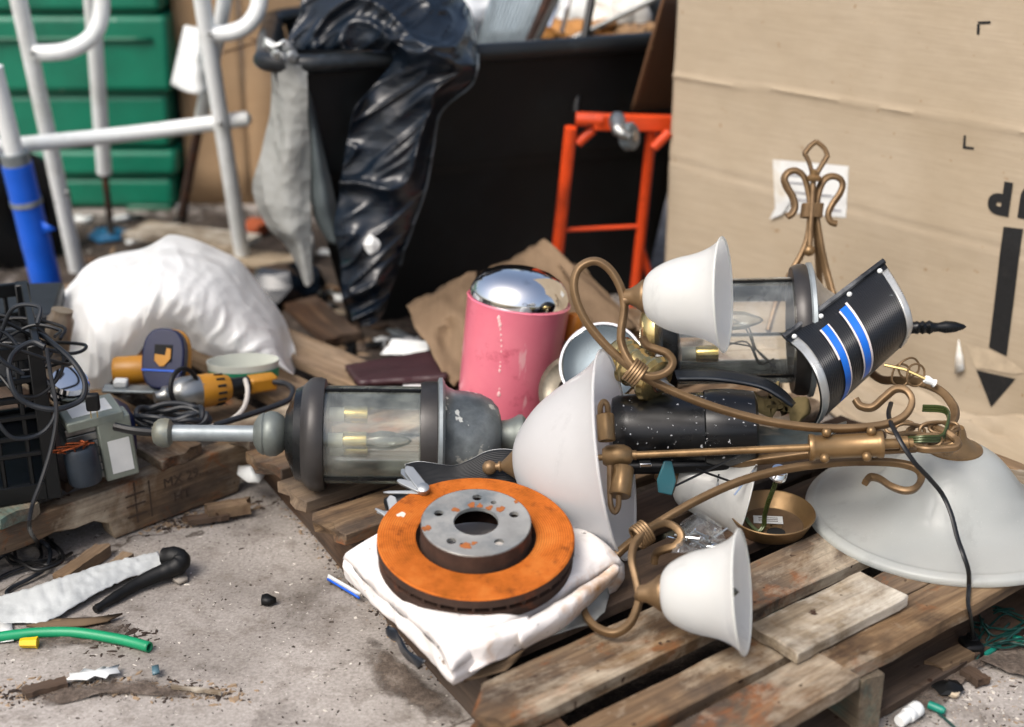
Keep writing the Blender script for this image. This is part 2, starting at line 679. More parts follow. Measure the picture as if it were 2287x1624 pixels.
m_dirt2 = dirt_shade_mat('brown_dirt', '#3f352d', '#665a50', '#8f857b', 0.04, 0.3)
def dirt_shade_sheet(name, pts, h, seed):
    c = sum((Vector(p) for p in pts), Vector()) / len(pts)
    ring = crom(pts, 10, True)
    n = len(ring)
    vs, fs = [c + Vector((0, 0, h))], []
    lev = 9
    for k in range(1, lev + 1):
        for i, p in enumerate(ring):
            q = c.lerp(p, k / lev * (1 + 0.10 * nz(p, 14, seed) + 0.05 * nz(p, 50, seed)))
            e = 1 - (k / lev) ** 2
            q.z = -0.003 if k == lev else max(0.0015, 0.002 + h * e * (0.5 + 0.9 * nz(q, 30, seed)))
            vs.append(q)
    for i in range(n):
        fs.append((0, 1 + i, 1 + (i + 1) % n))
    for k in range(lev - 1):
        for i in range(n):
            a, b = 1 + k * n + i, 1 + k * n + (i + 1) % n
            fs.append((a, b, b + n, a + n))
    m = MB()
    m.add(vs, fs)
    m.uv = {0: (0, 0)}
    for k in range(lev):
        for i in range(n):
            m.uv[1 + k * n + i] = (0, (k + 1) / lev)
    return struct(m.build(name, m_dirt_shade if name in ('dirt_ground', 'shade_under_pallet') else m_dirt2))

dirt_shade_sheet('dirt_ground', [S(u, v, 0) for u, v in ((-100, 640), (60, 500), (330, 455), (620, 455), (860, 520), (1100, 600), (1250, 760), (1100, 900), (700, 990), (300, 960), (0, 860))], 0.02, 3)
dirt_shade_sheet('dirt_strip', [S(u, v, 0) for u, v in ((-20, 1560), (60, 1535), (180, 1515), (330, 1512), (470, 1535), (540, 1552), (470, 1568), (330, 1560), (200, 1560), (60, 1590))], 0.006, 5)
dirt_shade_sheet('dirt_patch', [S(u, v, 0) for u, v in ((0, 1410), (90, 1385), (210, 1372), (300, 1390), (325, 1425), (300, 1448), (180, 1452), (60, 1470))], 0.005, 8)
dirt_shade_sheet('dirt_smear', [S(u, v, 0) for u, v in ((800, 1400), (860, 1440), (930, 1500), (1010, 1560), (1080, 1640), (1000, 1640), (900, 1600), (820, 1520), (790, 1450))], 0.003, 17)
dirt_shade_sheet('dirt_right', [S(u, v, 0) for u, v in ((2000, 1480), (2120, 1400), (2290, 1330), (2420, 1380), (2420, 1560), (2250, 1480), (2120, 1560), (2050, 1640), (1980, 1620))], 0.012, 11)

# ------------------------------------------------------------------ pallets
def board(name, L, W, T, M, mat, parent=None, seed=0, rag0=0.0, rag1=0.0, nx=22, wob=0.0015, local=True):
    """a plank: x is the grain; ragged ends, slightly uneven edges"""
    m = MB()
    ny = 4
    ring = [(-W / 2 + W * j / ny, T / 2) for j in range(ny + 1)] + [(W / 2 - W * j / ny, -T / 2) for j in range(ny + 1)]
    k = len(ring)
    vs, fs = [], []
    for i in range(nx + 1):
        a = i / nx
        for y, z in ring:
            x = a * L
            if i == 0:
                x += rag0 * (0.5 + nz((0, y * 60, 0), 1, seed + 1) * 1.3)
            if i == nx:
                x -= rag1 * (0.5 + nz((0, y * 60, 0), 1, seed + 2) * 1.3)
            dy = wob * 2 * nz((a * 9, y > 0, 0), 1.3, seed)
            dz = wob * nz((x * 12, y * 20, 0), 1, seed + 5)
            vs.append((x, y + dy, z + dz))
    for i in range(nx):
        for j in range(k):
            l = (j + 1) % k
            fs.append((i * k + j, i * k + l, (i + 1) * k + l, (i + 1) * k + j))
    fs.append(tuple(range(k))[::-1])
    fs.append(tuple(nx * k + j for j in range(k)))
    m.add(vs, fs)
    o = m.build(name, mat, parent, local=True, ang=30, bevel=0.0016, bseg=1)
    if parent is not None:
        o.matrix_basis = wmat(parent).inverted() @ M
    else:
        o.matrix_basis = M
    return o

def axes(P, ax, z=(0, 0, 1)):
    x = Vector(ax).normalized()
    y = Vector(z).cross(x).normalized()
    zz = x.cross(y)
    m = Matrix((x, y, zz)).transposed().to_4x4()
    m.translation = Vector(P)
    return m

PA = radians(38)
bd = Vector((cos(PA), sin(PA), 0))
nd = Vector((-sin(PA), cos(PA), 0))
st = Vector((cos(radians(119)), sin(radians(119)), 0))
K0 = Vector((0.086, 1.309, 0))
pal = thing('wooden_pallet', 'weathered wooden pallet in front carrying the lamps and the brake disc', 'pallet', K0)
def pboard(d0, d1, a0, a1, mat=m_wood, seed=0, rag0=0.02, rag1=0.01, tilt=0, top=0.12, yaw=0):
    w = d1 - d0
    left = K0 + st * ((d0 + d1) / 2 / 0.988)
    P = left + bd * a0 + Vector((0, 0, top - 0.0105))
    M = axes(P, bd) @ Matrix.Rotation(radians(yaw), 4, 'Z') @ Matrix.Rotation(radians(tilt), 4, 'X')
    return board('deck_board', a1 - a0, w, 0.021, M, mat, pal, seed, rag0, rag1)
pboard(-0.03, 0.05, -0.04, 0.48, m_wood, 1, 0.01, 0.11, yaw=1.5)
pboard(-0.002, 0.072, 0.43, 1.03, m_wood, 2, 0.03, 0.01)
pboard(0.076, 0.136, -0.03, 1.02, m_wood, 3, 0.02, 0.01)
pboard(0.18, 0.278, -0.028, 1.02, m_wood, 4, 0.05, 0.01)
pboard(0.315, 0.41, -0.02, 1.02, m_wood_dark, 5)
pboard(0.45, 0.55, -0.02, 1.03, m_wood_dark, 6)
pboard(0.59, 0.68, -0.02, 1.02, m_wood, 7, 0.03)
pboard(0.725, 0.82, -0.015, 1.02, m_wood, 8, 0.03)
pboard(0.86, 0.955, -0.02, 1.01, m_wood_pale, 9)
pboard(0.99, 1.09, -0.02, 1.02, m_wood, 10)
pboard(1.13, 1.23, -0.02, 1.02, m_wood, 11)
for off, mt in ((0.062, m_wood_dark), (0.50, m_wood_teal), (0.97, m_wood_dark)):
    P = K0 + bd * off - st * 0.01 + Vector((0, 0, 0.0485))
    board('stringer', 1.27, 0.04, 0.097, axes(P, st), mt, pal, int(off * 10) + 20, 0.003, 0.003)
for d, sd in ((0.0, 12), (0.56, 13), (1.12, 14)):
    P = K0 + st * d + bd * 0.07 + Vector((0, 0, 0.009)) + nd * 0.05
    board('bottom_board', 0.94, 0.09, 0.016, axes(P, bd), m_wood_dark, pal, sd, 0.01, 0.01)
dirt_shade_sheet('shade_under_pallet', [K0 + bd * a + st * b for a, b in ((0.07, 0.02), (0.5, 0.03), (0.93, 0.03), (1.0, 0.6), (0.95, 1.18), (0.5, 1.2), (0.1, 1.18), (0.06, 0.6))], 0.012, 19)  # dark sheet that paints the shade seen through the deck board gaps

# loose white painted plank on the front board
PW = S(1675, 1425, 0.128)
wb = board('loose_plank', 0.238, 0.088, 0.018, axes(S(1724, 1440, 0.132), bd), m_wood_white, None, 31, 0.004, 0.004, nx=10)
tag(wb, 'short white painted plank lying loose on the front pallet boards', 'plank')

# left pallet
QA = radians(44)
qa = Vector((cos(QA), sin(QA), 0))
qb = Vector((-sin(QA), cos(QA), 0))
Q0 = Vector((-1.02, 1.83, 0))
pal2 = thing('wooden_pallet', 'greyed wooden pallet behind on the left under the crate and tools', 'pallet', Q0)
def qboard(a0, a1, b0, b1, mat=m_wood, seed=0, top=0.118, rag0=0.02):
    P = Q0 + qa * ((a0 + a1) / 2) + qb * b0 + Vector((0, 0, top - 0.01))
    return board('deck_board', b1 - b0, a1 - a0, 0.02, axes(P, qb), mat, pal2, seed, rag0, 0.01)
qboard(0.00, 0.09, 0.0, 1.0, m_wood_teal, 41)
qboard(0.135, 0.225, 0.0, 1.0, m_wood_teal, 42)
qboard(0.27, 0.345, -0.01, 1.0, m_wood_teal, 43)
qboard(0.41, 0.53, 0.03, 1.0, m_wood_dark, 44)
qboard(0.57, 0.66, 0.0, 1.0, m_wood, 45)
qboard(0.72, 0.82, 0.0, 1.0, m_wood, 46)
qboard(0.87, 0.97, 0.0, 1.0, m_wood_pale, 47)
qboard(1.02, 1.12, -0.02, 1.0, m_wood_pale, 48)
# notched front stringer
def notched(P, L, H, T, notches, mat, seed):
    out = [(0, 0)]
    for a, b, h in notches:
        out += [(a, 0.004), (a + 0.012, h * 0.8), (a + 0.035, h)]
        k = 5
        for i in range(1, k):
            out.append((a + 0.035 + (b - a - 0.07) * i / k, h * (1 + 0.18 * nz((i, 0, 0), 1.7, seed))))
        out += [(b - 0.035, h), (b - 0.008, h * 0.7), (b, 0.003)]
    out += [(L, 0)]
    n = 16
    for i in range(n + 1):
        x = L * (1 - i / n)
        out.append((x, H + 0.0015 * nz((x * 9, 0, 0), 1, seed)))
    m = MB()
    m.prism(out, -T / 2, T / 2, Matrix.Rotation(radians(90), 4, 'X'))
    o = m.build('stringer', mat, pal2, local=True, ang=25, bevel=0.002)
    o.matrix_basis = wmat(pal2).inverted() @ axes(P, qa)
    return o
notched(Q0 + qb * 0.02, 1.16, 0.097, 0.038, [(0.22, 0.47, 0.05), (0.72, 0.98, 0.05)], m_wood, 51)
notched(Q0 + qb * 0.5, 1.16, 0.097, 0.038, [(0.25, 0.5, 0.05), (0.72, 0.98, 0.05)], m_wood_dark, 52)
notched(Q0 + qb * 0.97, 1.16, 0.097, 0.038, [(0.25, 0.5, 0.05), (0.72, 0.98, 0.05)], m_wood_dark, 53)

m_stamp = simple('faded_ink', '#4a3c31', 0.9, 0, 0.3, 40, 0)
def text_obj(name, body, size, M, mat, parent, depth=0.0004):
    cu = bpy.data.curves.new(name, 'FONT')
    cu.body = body
    cu.size = size
    cu.extrude = depth
    cu.align_x = 'CENTER'
    cu.align_y = 'CENTER'
    tmp = bpy.data.objects.new(name + '_tmp', cu)
    COL.objects.link(tmp)
    bpy.context.view_layer.update()
    dg = bpy.context.evaluated_depsgraph_get()
    me = bpy.data.meshes.new_from_object(tmp.evaluated_get(dg))
    bpy.data.objects.remove(tmp)
    me.materials.clear()
    me.materials.append(mat)
    o = bpy.data.objects.new(name, me)
    COL.objects.link(o)
    o.parent = parent
    o.matrix_basis = wmat(parent).inverted() @ M
    return o
# face of the front stringer: normal is -qb
def qface(a, z, off=0.0205):
    m = Matrix((qa, Vector((0, 0, 1)), -qb)).transposed().to_4x4()
    m.translation = Q0 + qb * (0.02 - off + 0.0005) + qa * a + Vector((0, 0, z))
    return m
text_obj('stamp', 'MX 29...', 0.026, qface(0.615, 0.072), m_stamp, pal2)
text_obj('stamp', 'HT', 0.026, qface(0.605, 0.04), m_stamp, pal2)
st_m = MB()
F = qface(0.515, 0.055)
for k in range(4):
    st_m.box((0.0 + k * 0.0, -0.028 + k * 0.02, 0), (0.003, 0.018, 0.0006), F @ Matrix.Rotation(0, 4, 'Z'))
for sx in (-1, 1):
    for k in range(3):
        st_m.box((sx * 0.009, -0.022 + k * 0.02, 0), (0.019, 0.003, 0.0006), F @ Matrix.Translation((0, 0, 0)) )
st_m.box((0.028, 0, 0), (0.0025, 0.07, 0.0006), F)
st_m.build('stamp', m_stamp, pal2, smooth=False)

# ------------------------------------------------------------------ big cardboard box on the right
BX0 = Vector((0.358, 3.15, 0))
BA = radians(-46)
bx = Vector((cos(BA), sin(BA), 0))
bn = Vector((-sin(BA), cos(BA), 0)) * -1        # outward normal, towards the camera
def box_st(u, v):
    d = ray(u, v)
    r = 0.0
    for _ in range(5):
        t = (BX0 + bn * r - CO).dot(bn) / d.dot(bn)
        p = CO + d * t
        s, z = (p - BX0).dot(bx), p.z
        r = box_rel(s, z)
    return s, z
m_card = cardboard('kraft_cardboard', '#aea08b', axis=2, wear='#a1927b')
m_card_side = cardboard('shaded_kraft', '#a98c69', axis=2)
m_card_torn = cardboard('torn_cardboard', '#7a6650', axis=0, wear='#524231')
m_ink = simple('black_print', '#0d0e0f', 0.75, 0, 0.3, 60, 0, dirt='#23211f', dirt_amt=0.2)
cb = thing('cardboard_box', 'tall kraft cardboard box printed with an upside down arrow, on the right', 'cardboard box', BX0)
def crease_z(s, z0, drop, wob):
    return z0 + drop * s + wob * nz((s * 3, z0 * 5, 0), 1, 4)
def box_rel(s, z):
    """relief of the front panel: two long creases, a bulge and a crumpled foot"""
    r = 0.006 * nz((s * 2.2, z * 2.2, 0), 1, 2)
    for z0, dr, am, wd in ((0.614, 0.01, 0.0032, 0.0035), (0.425, -0.035, -0.003, 0.005)):
        d = z - crease_z(s, z0, dr, 0.012)
        r += am * math.exp(-(d / wd) ** 2)
        r += 0.003 * math.exp(-abs(d) / 0.05)
    if z < 0.085:
        k = (0.085 - z) / 0.085
        r += k * k * (0.02 + 0.02 * nz((s * 5, z * 16, 0), 1, 7)) + k * 0.008 * ridged((s * 7, z * 22, 0), 1, 9)
    return r
def front_pt(s, z, off=0.0):
    return BX0 + bx * s + Vector((0, 0, z)) + bn * (box_rel(s, z) + off)
BXW, BXH = 1.02, 1.18
m = MB()
m.grid(110, 150, lambda a, b: front_pt(a * BXW, b * BXH))
m.build('front_panel', m_card, cb, solid=0.006)
m = MB()
m.grid(6, 10, lambda a, b: BX0 - bn * (0.004 + a * 0.75) + Vector((0, 0, b * BXH)) + bx * (0.002 + 0.006 * sin(b * 3)))
m.build('side_panel', m_card_side, cb, solid=0.006)
m = MB()
m.grid(6, 10, lambda a, b: BX0 - bn * (0.004 + a * 0.75) + bx * (BXW - 0.002) + Vector((0, 0, b * BXH)))
m.build('side_panel', m_card_side, cb, solid=0.006)
m = MB()
m.grid(8, 8, lambda a, b: BX0 - bn * 0.76 + bx * (a * BXW) + Vector((0, 0, b * BXH)))
m.build('back_panel', m_card_side, cb, solid=0.006)

def decal(poly_uv, name, mat, off=0.0012, sub=6):
    """flat print on the front panel: polygon given where it is seen, mapped to the panel and laid on its relief"""
    st2 = [box_st(u, v) for u, v in poly_uv]
    m = MB()
    if len(st2) == 4:
        def fn(a, b):
            p = [(1 - a) * (1 - b), a * (1 - b), a * b, (1 - a) * b]
            s = sum(w * q[0] for w, q in zip(p, st2))
            z = sum(w * q[1] for w, q in zip(p, st2))
            return front_pt(s, z, off)
        m.grid(sub, sub, fn)
    else:
        c = (sum(q[0] for q in st2) / len(st2), sum(q[1] for q in st2) / len(st2))
        n = len(st2)
        lev = 5
        vs, fs = [front_pt(*c, off)], []
        ring = []
        for i in range(n):
            for k in range(4):
                a, b = st2[i], st2[(i + 1) % n]
                ring.append((a[0] + (b[0] - a[0]) * k / 4, a[1] + (b[1] - a[1]) * k / 4))
        R = len(ring)
        for l in range(1, lev + 1):
            for q in ring:
                vs.append(front_pt(c[0] + (q[0] - c[0]) * l / lev, c[1] + (q[1] - c[1]) * l / lev, off))
        for i in range(R):
            fs.append((0, 1 + i, 1 + (i + 1) % R))
        for l in range(lev - 1):
            for i in range(R):
                a, b = 1 + l * R + i, 1 + l * R + (i + 1) % R
                fs.append((a, b, b + R, a + R))
        m.add(vs, fs)
    return m.build(name, mat, cb)
decal([(2242, 506), (2286, 511), (2249, 796), (2209, 776)], 'printed_arrow_shaft', m_ink, sub=14)
decal([(2181, 826), (2269, 846), (2214, 910)], 'printed_arrow_head', m_ink)
for L in (((2183, 48), (2213, 47), (2213, 53), (2188, 54)), ((2183, 53), (2189, 53), (2188, 77), (2182, 77)),
          ((2153, 302), (2158, 302), (2157, 327), (2151, 327)), ((2151, 326), (2176, 329), (2176, 334), (2151, 332))):
    decal(list(L), 'printed_corner_mark', m_ink, sub=2)
# letters of UP, upside down, laid on the panel
def panel_text(body, u, v, size, rot):
    s, z = box_st(u, v)
    cu = bpy.data.curves.new('t', 'FONT')
    cu.body = body
    cu.size = size
    cu.offset = size * 0.055
    cu.align_x = 'CENTER'
    cu.align_y = 'CENTER'
    tmp = bpy.data.objects.new('t', cu)
    COL.objects.link(tmp)
    bpy.context.view_layer.update()
    me = bpy.data.meshes.new_from_object(tmp.evaluated_get(bpy.context.evaluated_depsgraph_get()))
    bpy.data.objects.remove(tmp)
    bmm = bmesh.new()
    bmm.from_mesh(me)
    bmesh.ops.triangulate(bmm, faces=bmm.faces)
    iv = wmat(cb).inverted()
    for vtx in bmm.verts:
        x, y = vtx.co.x, vtx.co.y
        vtx.co = iv @ front_pt(s + x * cos(rot) - y * sin(rot), z + x * sin(rot) + y * cos(rot), 0.0022)
    bmm.to_mesh(me)
    bmm.free()
    me.materials.clear()
    me.materials.append(m_ink)
    o = bpy.data.objects.new('printed_letter', me)
    COL.objects.link(o)
    o.parent = cb
panel_text('P', 2237, 438, 0.082, pi)
panel_text('U', 2312, 450, 0.082, pi)
# torn spot of the print
m_label = simple('white_label', '#d6d8d6', 0.6, 0, 0.12, 14, 0.05, dirt='#b9a888', dirt_amt=0.35)
m_tornpaper = simple('torn_paper_layer', '#b3a38b', 0.9, 0, 0.2, 30, 0.3)
decal([(1727, 356), (1897, 371), (1890, 486), (1733, 472)], 'shipping_label', m_label, 0.0015, 10)
decal([(1722, 489), (1740, 455), (1775, 440), (1750, 478)], 'torn_label_corner', m_label, 0.006, 4)
m = MB()
for i, (u0, v0, w) in enumerate(((1760, 392, 90), (1750, 408, 50), (1760, 430, 100), (1765, 446, 70), (1850, 470, 30))):
    a, b = box_st(u0, v0), box_st(u0 + w, v0 + w * 0.1)
    m.grid(4, 1, lambda x, y: front_pt(a[0] + (b[0] - a[0]) * x, a[1] + (b[1] - a[1]) * x + y * 0.004, 0.0026))
m.build('label_print', simple('grey_print', '#8f8f95', 0.8, 0, 0.4, 90, 0), cb)
decal([(2160, 768), (2215, 782), (2262, 808), (2292, 832), (2262, 836), (2215, 826), (2180, 822)], 'torn_patch', m_tornpaper, 0.002)
sp = MB()
sp.add([front_pt(*box_st(u, v), o) for u, v, o in ((2144, 756, .004), (2153, 800, .002), (2157, 824, .006), (2138, 832, .010), (2139, 795, .007))], [(0, 1, 2, 3, 4)])
sp.build('torn_flake', m_label, cb, solid=0.003)
# crumpled foot flap lying out in front
def flap_pt(a, b):
    s = 0.30 + 0.74 * a
    p = front_pt(s, 0.012 + 0.02 * (1 - b)) + bn * (b * (0.12 + 0.05 * nz((a * 6, 0, 0), 1, 3)))
    p.z = max(0.006, 0.05 * (1 - b) + 0.03 * nz((a * 7, b * 5, 0), 1, 6) + 0.02 * ridged((a * 4, b * 9, 0), 1, 5) * (1 - b)) + 0.008
    return p
m = MB()
m.grid(60, 24, flap_pt)
m.build('bottom_flap', m_card, cb, solid=0.005)

# brown upright flap of another carton, left of the tall box
fl = MB()
fl.grid(8, 12, lambda a, b: A(1408 + 100 * a + 70 * b * (1 - a), 246 - 250 * b - 8 * a, 3.28 + 0.14 * a - 0.1 * sin(b * 2)))
tag(fl.build('cardboard_flap', cardboard('brown_cardboard', '#5e432d', axis=0, wear='#46301f'), solid=0.006), 'dark brown cardboard flap standing between the black bin and the tall box', 'cardboard')
# ------------------------------------------------------------------ background: green container, tan carton
m_green = simple('green_plastic', '#067055', 0.4, 0, 0.28, 4, 0.3, 14, dirt='#0a5540', dirt_amt=0.5, spots='#b7c4bc', spot_thr=0.69, spot_scale=18)
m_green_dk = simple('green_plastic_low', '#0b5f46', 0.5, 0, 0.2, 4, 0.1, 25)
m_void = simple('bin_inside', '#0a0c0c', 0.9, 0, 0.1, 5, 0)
gb = thing('recycling_container', 'green ribbed plastic container standing behind the white tube frame', 'container', (-1.45, 4.4, 0))
gy = 4.2
def gz(v, y=gy):
    return Yp(200, v, y).z
xr = Yp(368, 120, gy).x
bands = [(-160, 28, 0.0, 0.0), (36, 208, 0.0, -0.012), (216, 335, 0.02, 0.012), (340, 398, 0.018, 0.0), (405, 470, 0.03, 0.02)]
for i, (v0, v1, yo, xo) in enumerate(bands):
    z1, z0 = gz(v0), gz(v1)
    m = MB()
    x0, x1 = -2.3, xr - xo
    m.box(((x0 + x1) / 2, gy + yo + 0.35, (z0 + z1) / 2), (x1 - x0, 0.7, z1 - z0))
    m.build('body_band', m_green, gb, bevel=0.018, bseg=3)
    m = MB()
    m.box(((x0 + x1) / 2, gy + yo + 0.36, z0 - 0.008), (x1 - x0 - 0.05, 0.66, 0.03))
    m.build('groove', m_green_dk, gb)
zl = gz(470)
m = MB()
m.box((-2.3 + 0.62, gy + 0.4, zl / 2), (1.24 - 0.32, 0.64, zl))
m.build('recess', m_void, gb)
for x0, x1 in ((xr - 0.17, xr - 0.03), (-1.9, -1.75)):
    m = MB()
    m.box(((x0 + x1) / 2, gy + 0.36, zl / 2), (x1 - x0, 0.66, zl + 0.02))
    m.build('foot', m_green_dk, gb, bevel=0.01)
m = MB()
m.grid(20, 1, lambda a, b: Vector((-2.25 + a * 1.2, gy - 0.012, gz(92) + 0.012 * b)))
m.build('moulded_line', m_green_dk, gb, solid=0.02)

# dark post between container and carton
m = MB()
x = Yp(392, 60, 4.3).x
m.box((x, 4.35, 0.5), (0.035, 0.05, 1.0))
o = m.build('steel_post', simple('dark_steel_paint', '#2b2a2c', 0.6, 0.2, 0.3, 8, 0.1, dirt='#7c7a78', dirt_amt=0.3), bevel=0.004)
tag(o, 'dark steel post standing between the green container and the tan carton', 'post')

tc_ = thing('cardboard_box', 'plain tan carton behind the white tube frame, beside the green container', 'cardboard box', (-0.75, 4.3, 0))
m_tan = cardboard('tan_cardboard', '#a88d6e', axis=2, wear='#967a5b')
xa, xb = Yp(392, 100, 4.3).x, Yp(560, 400, 4.3).x
for nm, f in (('front_panel', lambda a, b: Vector((xa + (xb - xa) * a, 4.3 + 0.006 * sin(9 * b), b * 1.2))),
              ('side_panel', lambda a, b: Vector((xb + 0.55 * a, 4.304 + 0.22 * a, b * 1.2))),
              ('back_panel', lambda a, b: Vector((xa + 0.003, 4.31 + 0.5 * a, b * 1.2)))):
    m = MB()
    m.grid(8, 10, f)
    m.build(nm, m_tan, tc_, solid=0.006)

# ------------------------------------------------------------------ white tube frame (walker)
m_whitetube = simple('white_enamelled_tube', '#dfe3e2', 0.32, 0.0, 0.1, 8, 0.05, dirt='#aeb0aa', dirt_amt=0.4, coat=0.3, spots='#5d5a55', spot_thr=0.68, spot_scale=38)
m_rust = simple('rusty_steel', '#4a3a33', 0.7, 0.5, 0.4, 25, 0.3, dirt='#7a4a2e', dirt_amt=0.4)
m_bluetape = simple('blue_tape', '#0a57c8', 0.45, 0, 0.15, 12, 0.25, 30)
wf = thing('tube_frame', 'white enamelled tube walking frame standing behind the plastic bag', 'walking frame', (-0.95, 3.6, 0))
R = 0.0205
def tb(name, pts, r=R, mat=m_whitetube, n=6, segs=14, par=wf, cap=True):
    m = MB()
    m.tube(crom(pts, n) if len(pts) > 2 else pts, r, segs, cap)
    return m.build(name, mat, par)
P_A0, P_A1 = S(174, 612, 0.0), Yp(22, -90, 3.42)
P_C0, P_C1 = S(548, 612, 0.0), Yp(437, -90, 3.42)
tb('leg', [P_A0, P_A1])
tb('leg', [P_C0, P_C1])
LB0 = Yp(22, 330, 3.36)
tb('crossbar', [Yp(-60, 333, 3.3), Yp(20, 326, 3.36), Yp(300, 298, 3.5), Yp(530, 268, 3.53), Yp(545, 266, 3.53)], R * 0.95)
tb('handle_loop', [Yp(78, 118, 3.46), Yp(110, 118, 3.46), Yp(150, 113, 3.46), Yp(190, 95, 3.47), Yp(215, 68, 3.48), Yp(226, 30, 3.49), Yp(226, -30, 3.5), Yp(215, -90, 3.5)])
tb('handle_loop', [Yp(470, 76, 3.46), Yp(510, 74, 3.46), Yp(548, 60, 3.46), Yp(572, 30, 3.47), Yp(580, -10, 3.48), Yp(575, -90, 3.5)])
tb('rear_leg', [Yp(193, -90, 3.62), Yp(206, 20, 3.68), Yp(233, 385, 3.82)])
tb('leg_tip', [Yp(233, 385, 3.82), Yp(240, 440, 3.84), Yp(247, 500, 3.87)], 0.009, m_rust)
m = MB()
p0, p1 = Yp(243, 470, 3.86), S(250, 545, 0.0)
m.tube([p0, p1], [0.009, 0.012], 12)
m.build('rubber_tip', m_steel, wf)
tb('rear_leg', [Yp(512, -90, 3.5), Yp(495, 40, 3.55), Yp(462, 200, 3.66), Yp(450, 265, 3.72)], R * 0.9)
tb('leg_tip', [Yp(450, 255, 3.715), Yp(425, 380, 3.8), Yp(406, 480, 3.87)], 0.013, m_rust)
tb('rubber_tip', [Yp(409, 462, 3.865), S(402, 508, 0.0)], 0.017, m_steel)
PB1 = Yp(-16, 150, 3.27)
PB0 = S(118, 690, 0.0)
tb('leg', [PB0, PB1], R * 1.1)
m = MB()
q0, q1 = PB0.lerp(PB1, 0.02), PB0.lerp(PB1, 0.62)
pts = [q0.lerp(q1, i / 14) for i in range(15)]
m.tube(pts, [0.036 + 0.0022 * nz((i, 0, 0), 0.9, 3) for i in range(15)], 18)
tp = m.build('tape_wrap', m_bluetape, wf)
m = MB()
m.tube([PB0.lerp(PB1, 0.615), PB0.lerp(PB1, 0.665)], 0.034, 18)
m.build('tape_collar', m_galv, wf)
m = MB()
m.tube([PB0.lerp(PB1, 0.455), PB0.lerp(PB1, 0.475)], 0.0385, 18)
m.build('tape_collar', m_galv, wf)
m = MB()
pp = PB0.lerp(PB1, 0.36)
m.add([pp + Vector((0.03, -0.02, 0.02)), pp + Vector((0.065, -0.02, 0.0)), pp + Vector((0.032, -0.02, -0.015))], [(0, 1, 2)])
m.build('tape_end', m_bluetape, wf, solid=0.002)

for k, (u, v, y) in enumerate(((72, 118, 3.45), (128, 318, 3.47), (468, 76, 3.45), (490, 276, 3.5), (150, 430, 3.54), (515, 430, 3.56))):
    m = MB()
    m.ball(Yp(u, v, y - 0.018), 0.0065, 10)
    m.build('bolt_head', m_steel, wf)
# white paper bag hung on the frame
m_paper = simple('white_paper', '#d9dcda', 0.75, 0, 0.08, 8, 0.3, 20)
m = MB()
def pb(a, b):
    u = 412 + 52 * a - 30 * b * (1 - a) + 12 * b * a
    v = 58 + 130 * b + 14 * sin(a * 3) + 14 * b * a
    return A(u, v, 3.62 - 0.05 * sin(pi * a) + 0.012 * nz((a * 4, b * 4, 0), 1, 2))
m.grid(14, 16, pb)
m.grid(14, 16, lambda a, b: pb(a, b) + Vector((0, 0.012 + 0.05 * sin(pi * a), 0)))
tag(m.build('paper_bag', m_paper, solid=0.002), 'small white paper bag hanging from the right leg of the tube frame', 'bag')
m = MB()
for pts in ([A(560, 88, 3.5), A(600, 92, 3.45), A(660, 110, 3.3)], [A(500, 118, 3.5), A(575, 95, 3.47), A(612, 88, 3.44), A(640, 125, 3.35)]):
    m.tube(crom(pts, 6), 0.003, 6)
tag(m.build('twine', simple('brown_twine', '#5c4330', 0.9, 0, 0.3, 30, 0.2)), 'brown twine strung from the white frame to the black bin corner', 'string')

# ------------------------------------------------------------------ black utility bin
m_bin = simple('black_bin_plastic', '#0a0d0f', 0.5, 0, 0.25, 5, 0.2, 40, dirt='#161b1d', dirt_amt=0.35, spec=0.3)
m_rim = simple('bin_rim_plastic', '#0e1418', 0.36, 0, 0.25, 9, 0.1, dirt='#39424a', dirt_amt=0.3)
TL, TR = Vector((-0.50, 3.06, 0.655)), Vector((0.46, 3.44, 0.655))
bl = (TR - TL).normalized()
bb = Vector((-0.13, 0.99, 0))
BWd = 0.68
tp4 = [TL, TR, TR + bb * BWd, TL + bb * BWd]
bm4 = [Vector((-0.385, 3.185, 0.0)), Vector((0.34, 3.47, 0.0)), Vector((0.34, 3.47, 0.0)) + bb * 0.48, Vector((-0.385, 3.185, 0.0)) + bb * 0.48]
ub = thing('utility_bin', 'large black tapered plastic bin with rolled rim full of scrap', 'bin', (bm4[0] + bm4[2]) / 2)
def bin_wall(i, off=0):
    j = (i + 1) % 4
    def fn(a, b):
        lo, hi = bm4[i].lerp(bm4[j], a), tp4[i].lerp(tp4[j], a)
        p = lo.lerp(hi, b)
        n = (tp4[j] - tp4[i]).cross(Vector((0, 0, 1))).normalized()
        st_ = 0.014 if b > 0.58 else 0.0           # the upper band stands proud
        sag = 0.01 * sin(pi * a) * b
        return p + n * (st_ + off + sag + 0.003 * nz((a * 5, b * 5, i), 1, 3))
    return fn
for i in range(4):
    m = MB()
    m.grid(24, 40, bin_wall(i))
    m.build('bin_wall', m_bin, ub, solid=0.008, offset=-1)
m = MB()
m.grid(2, 2, lambda a, b: bm4[0].lerp(bm4[1], a).lerp(bm4[3].lerp(bm4[2], a), b) + Vector((0, 0, 0.012)))
m.build('bin_floor', m_bin, ub, solid=0.006)
rim = []
for i in range(4):
    a, b = tp4[i], tp4[(i + 1) % 4]
    n = (b - a).cross(Vector((0, 0, 1))).normalized()
    d = (b - a).normalized()
    for k in range(9):
        rim.append(a.lerp(b, 0.05 + 0.9 * k / 8) + n * (0.028 + 0.006 * sin(pi * k / 8)) + Vector((0, 0, 0.004 * nz((k, i, 0), 1))))
m = MB()
m.tube(crom(rim, 3, True), 0.021, 12, closed=True)
m.build('rolled_rim', m_rim, ub)

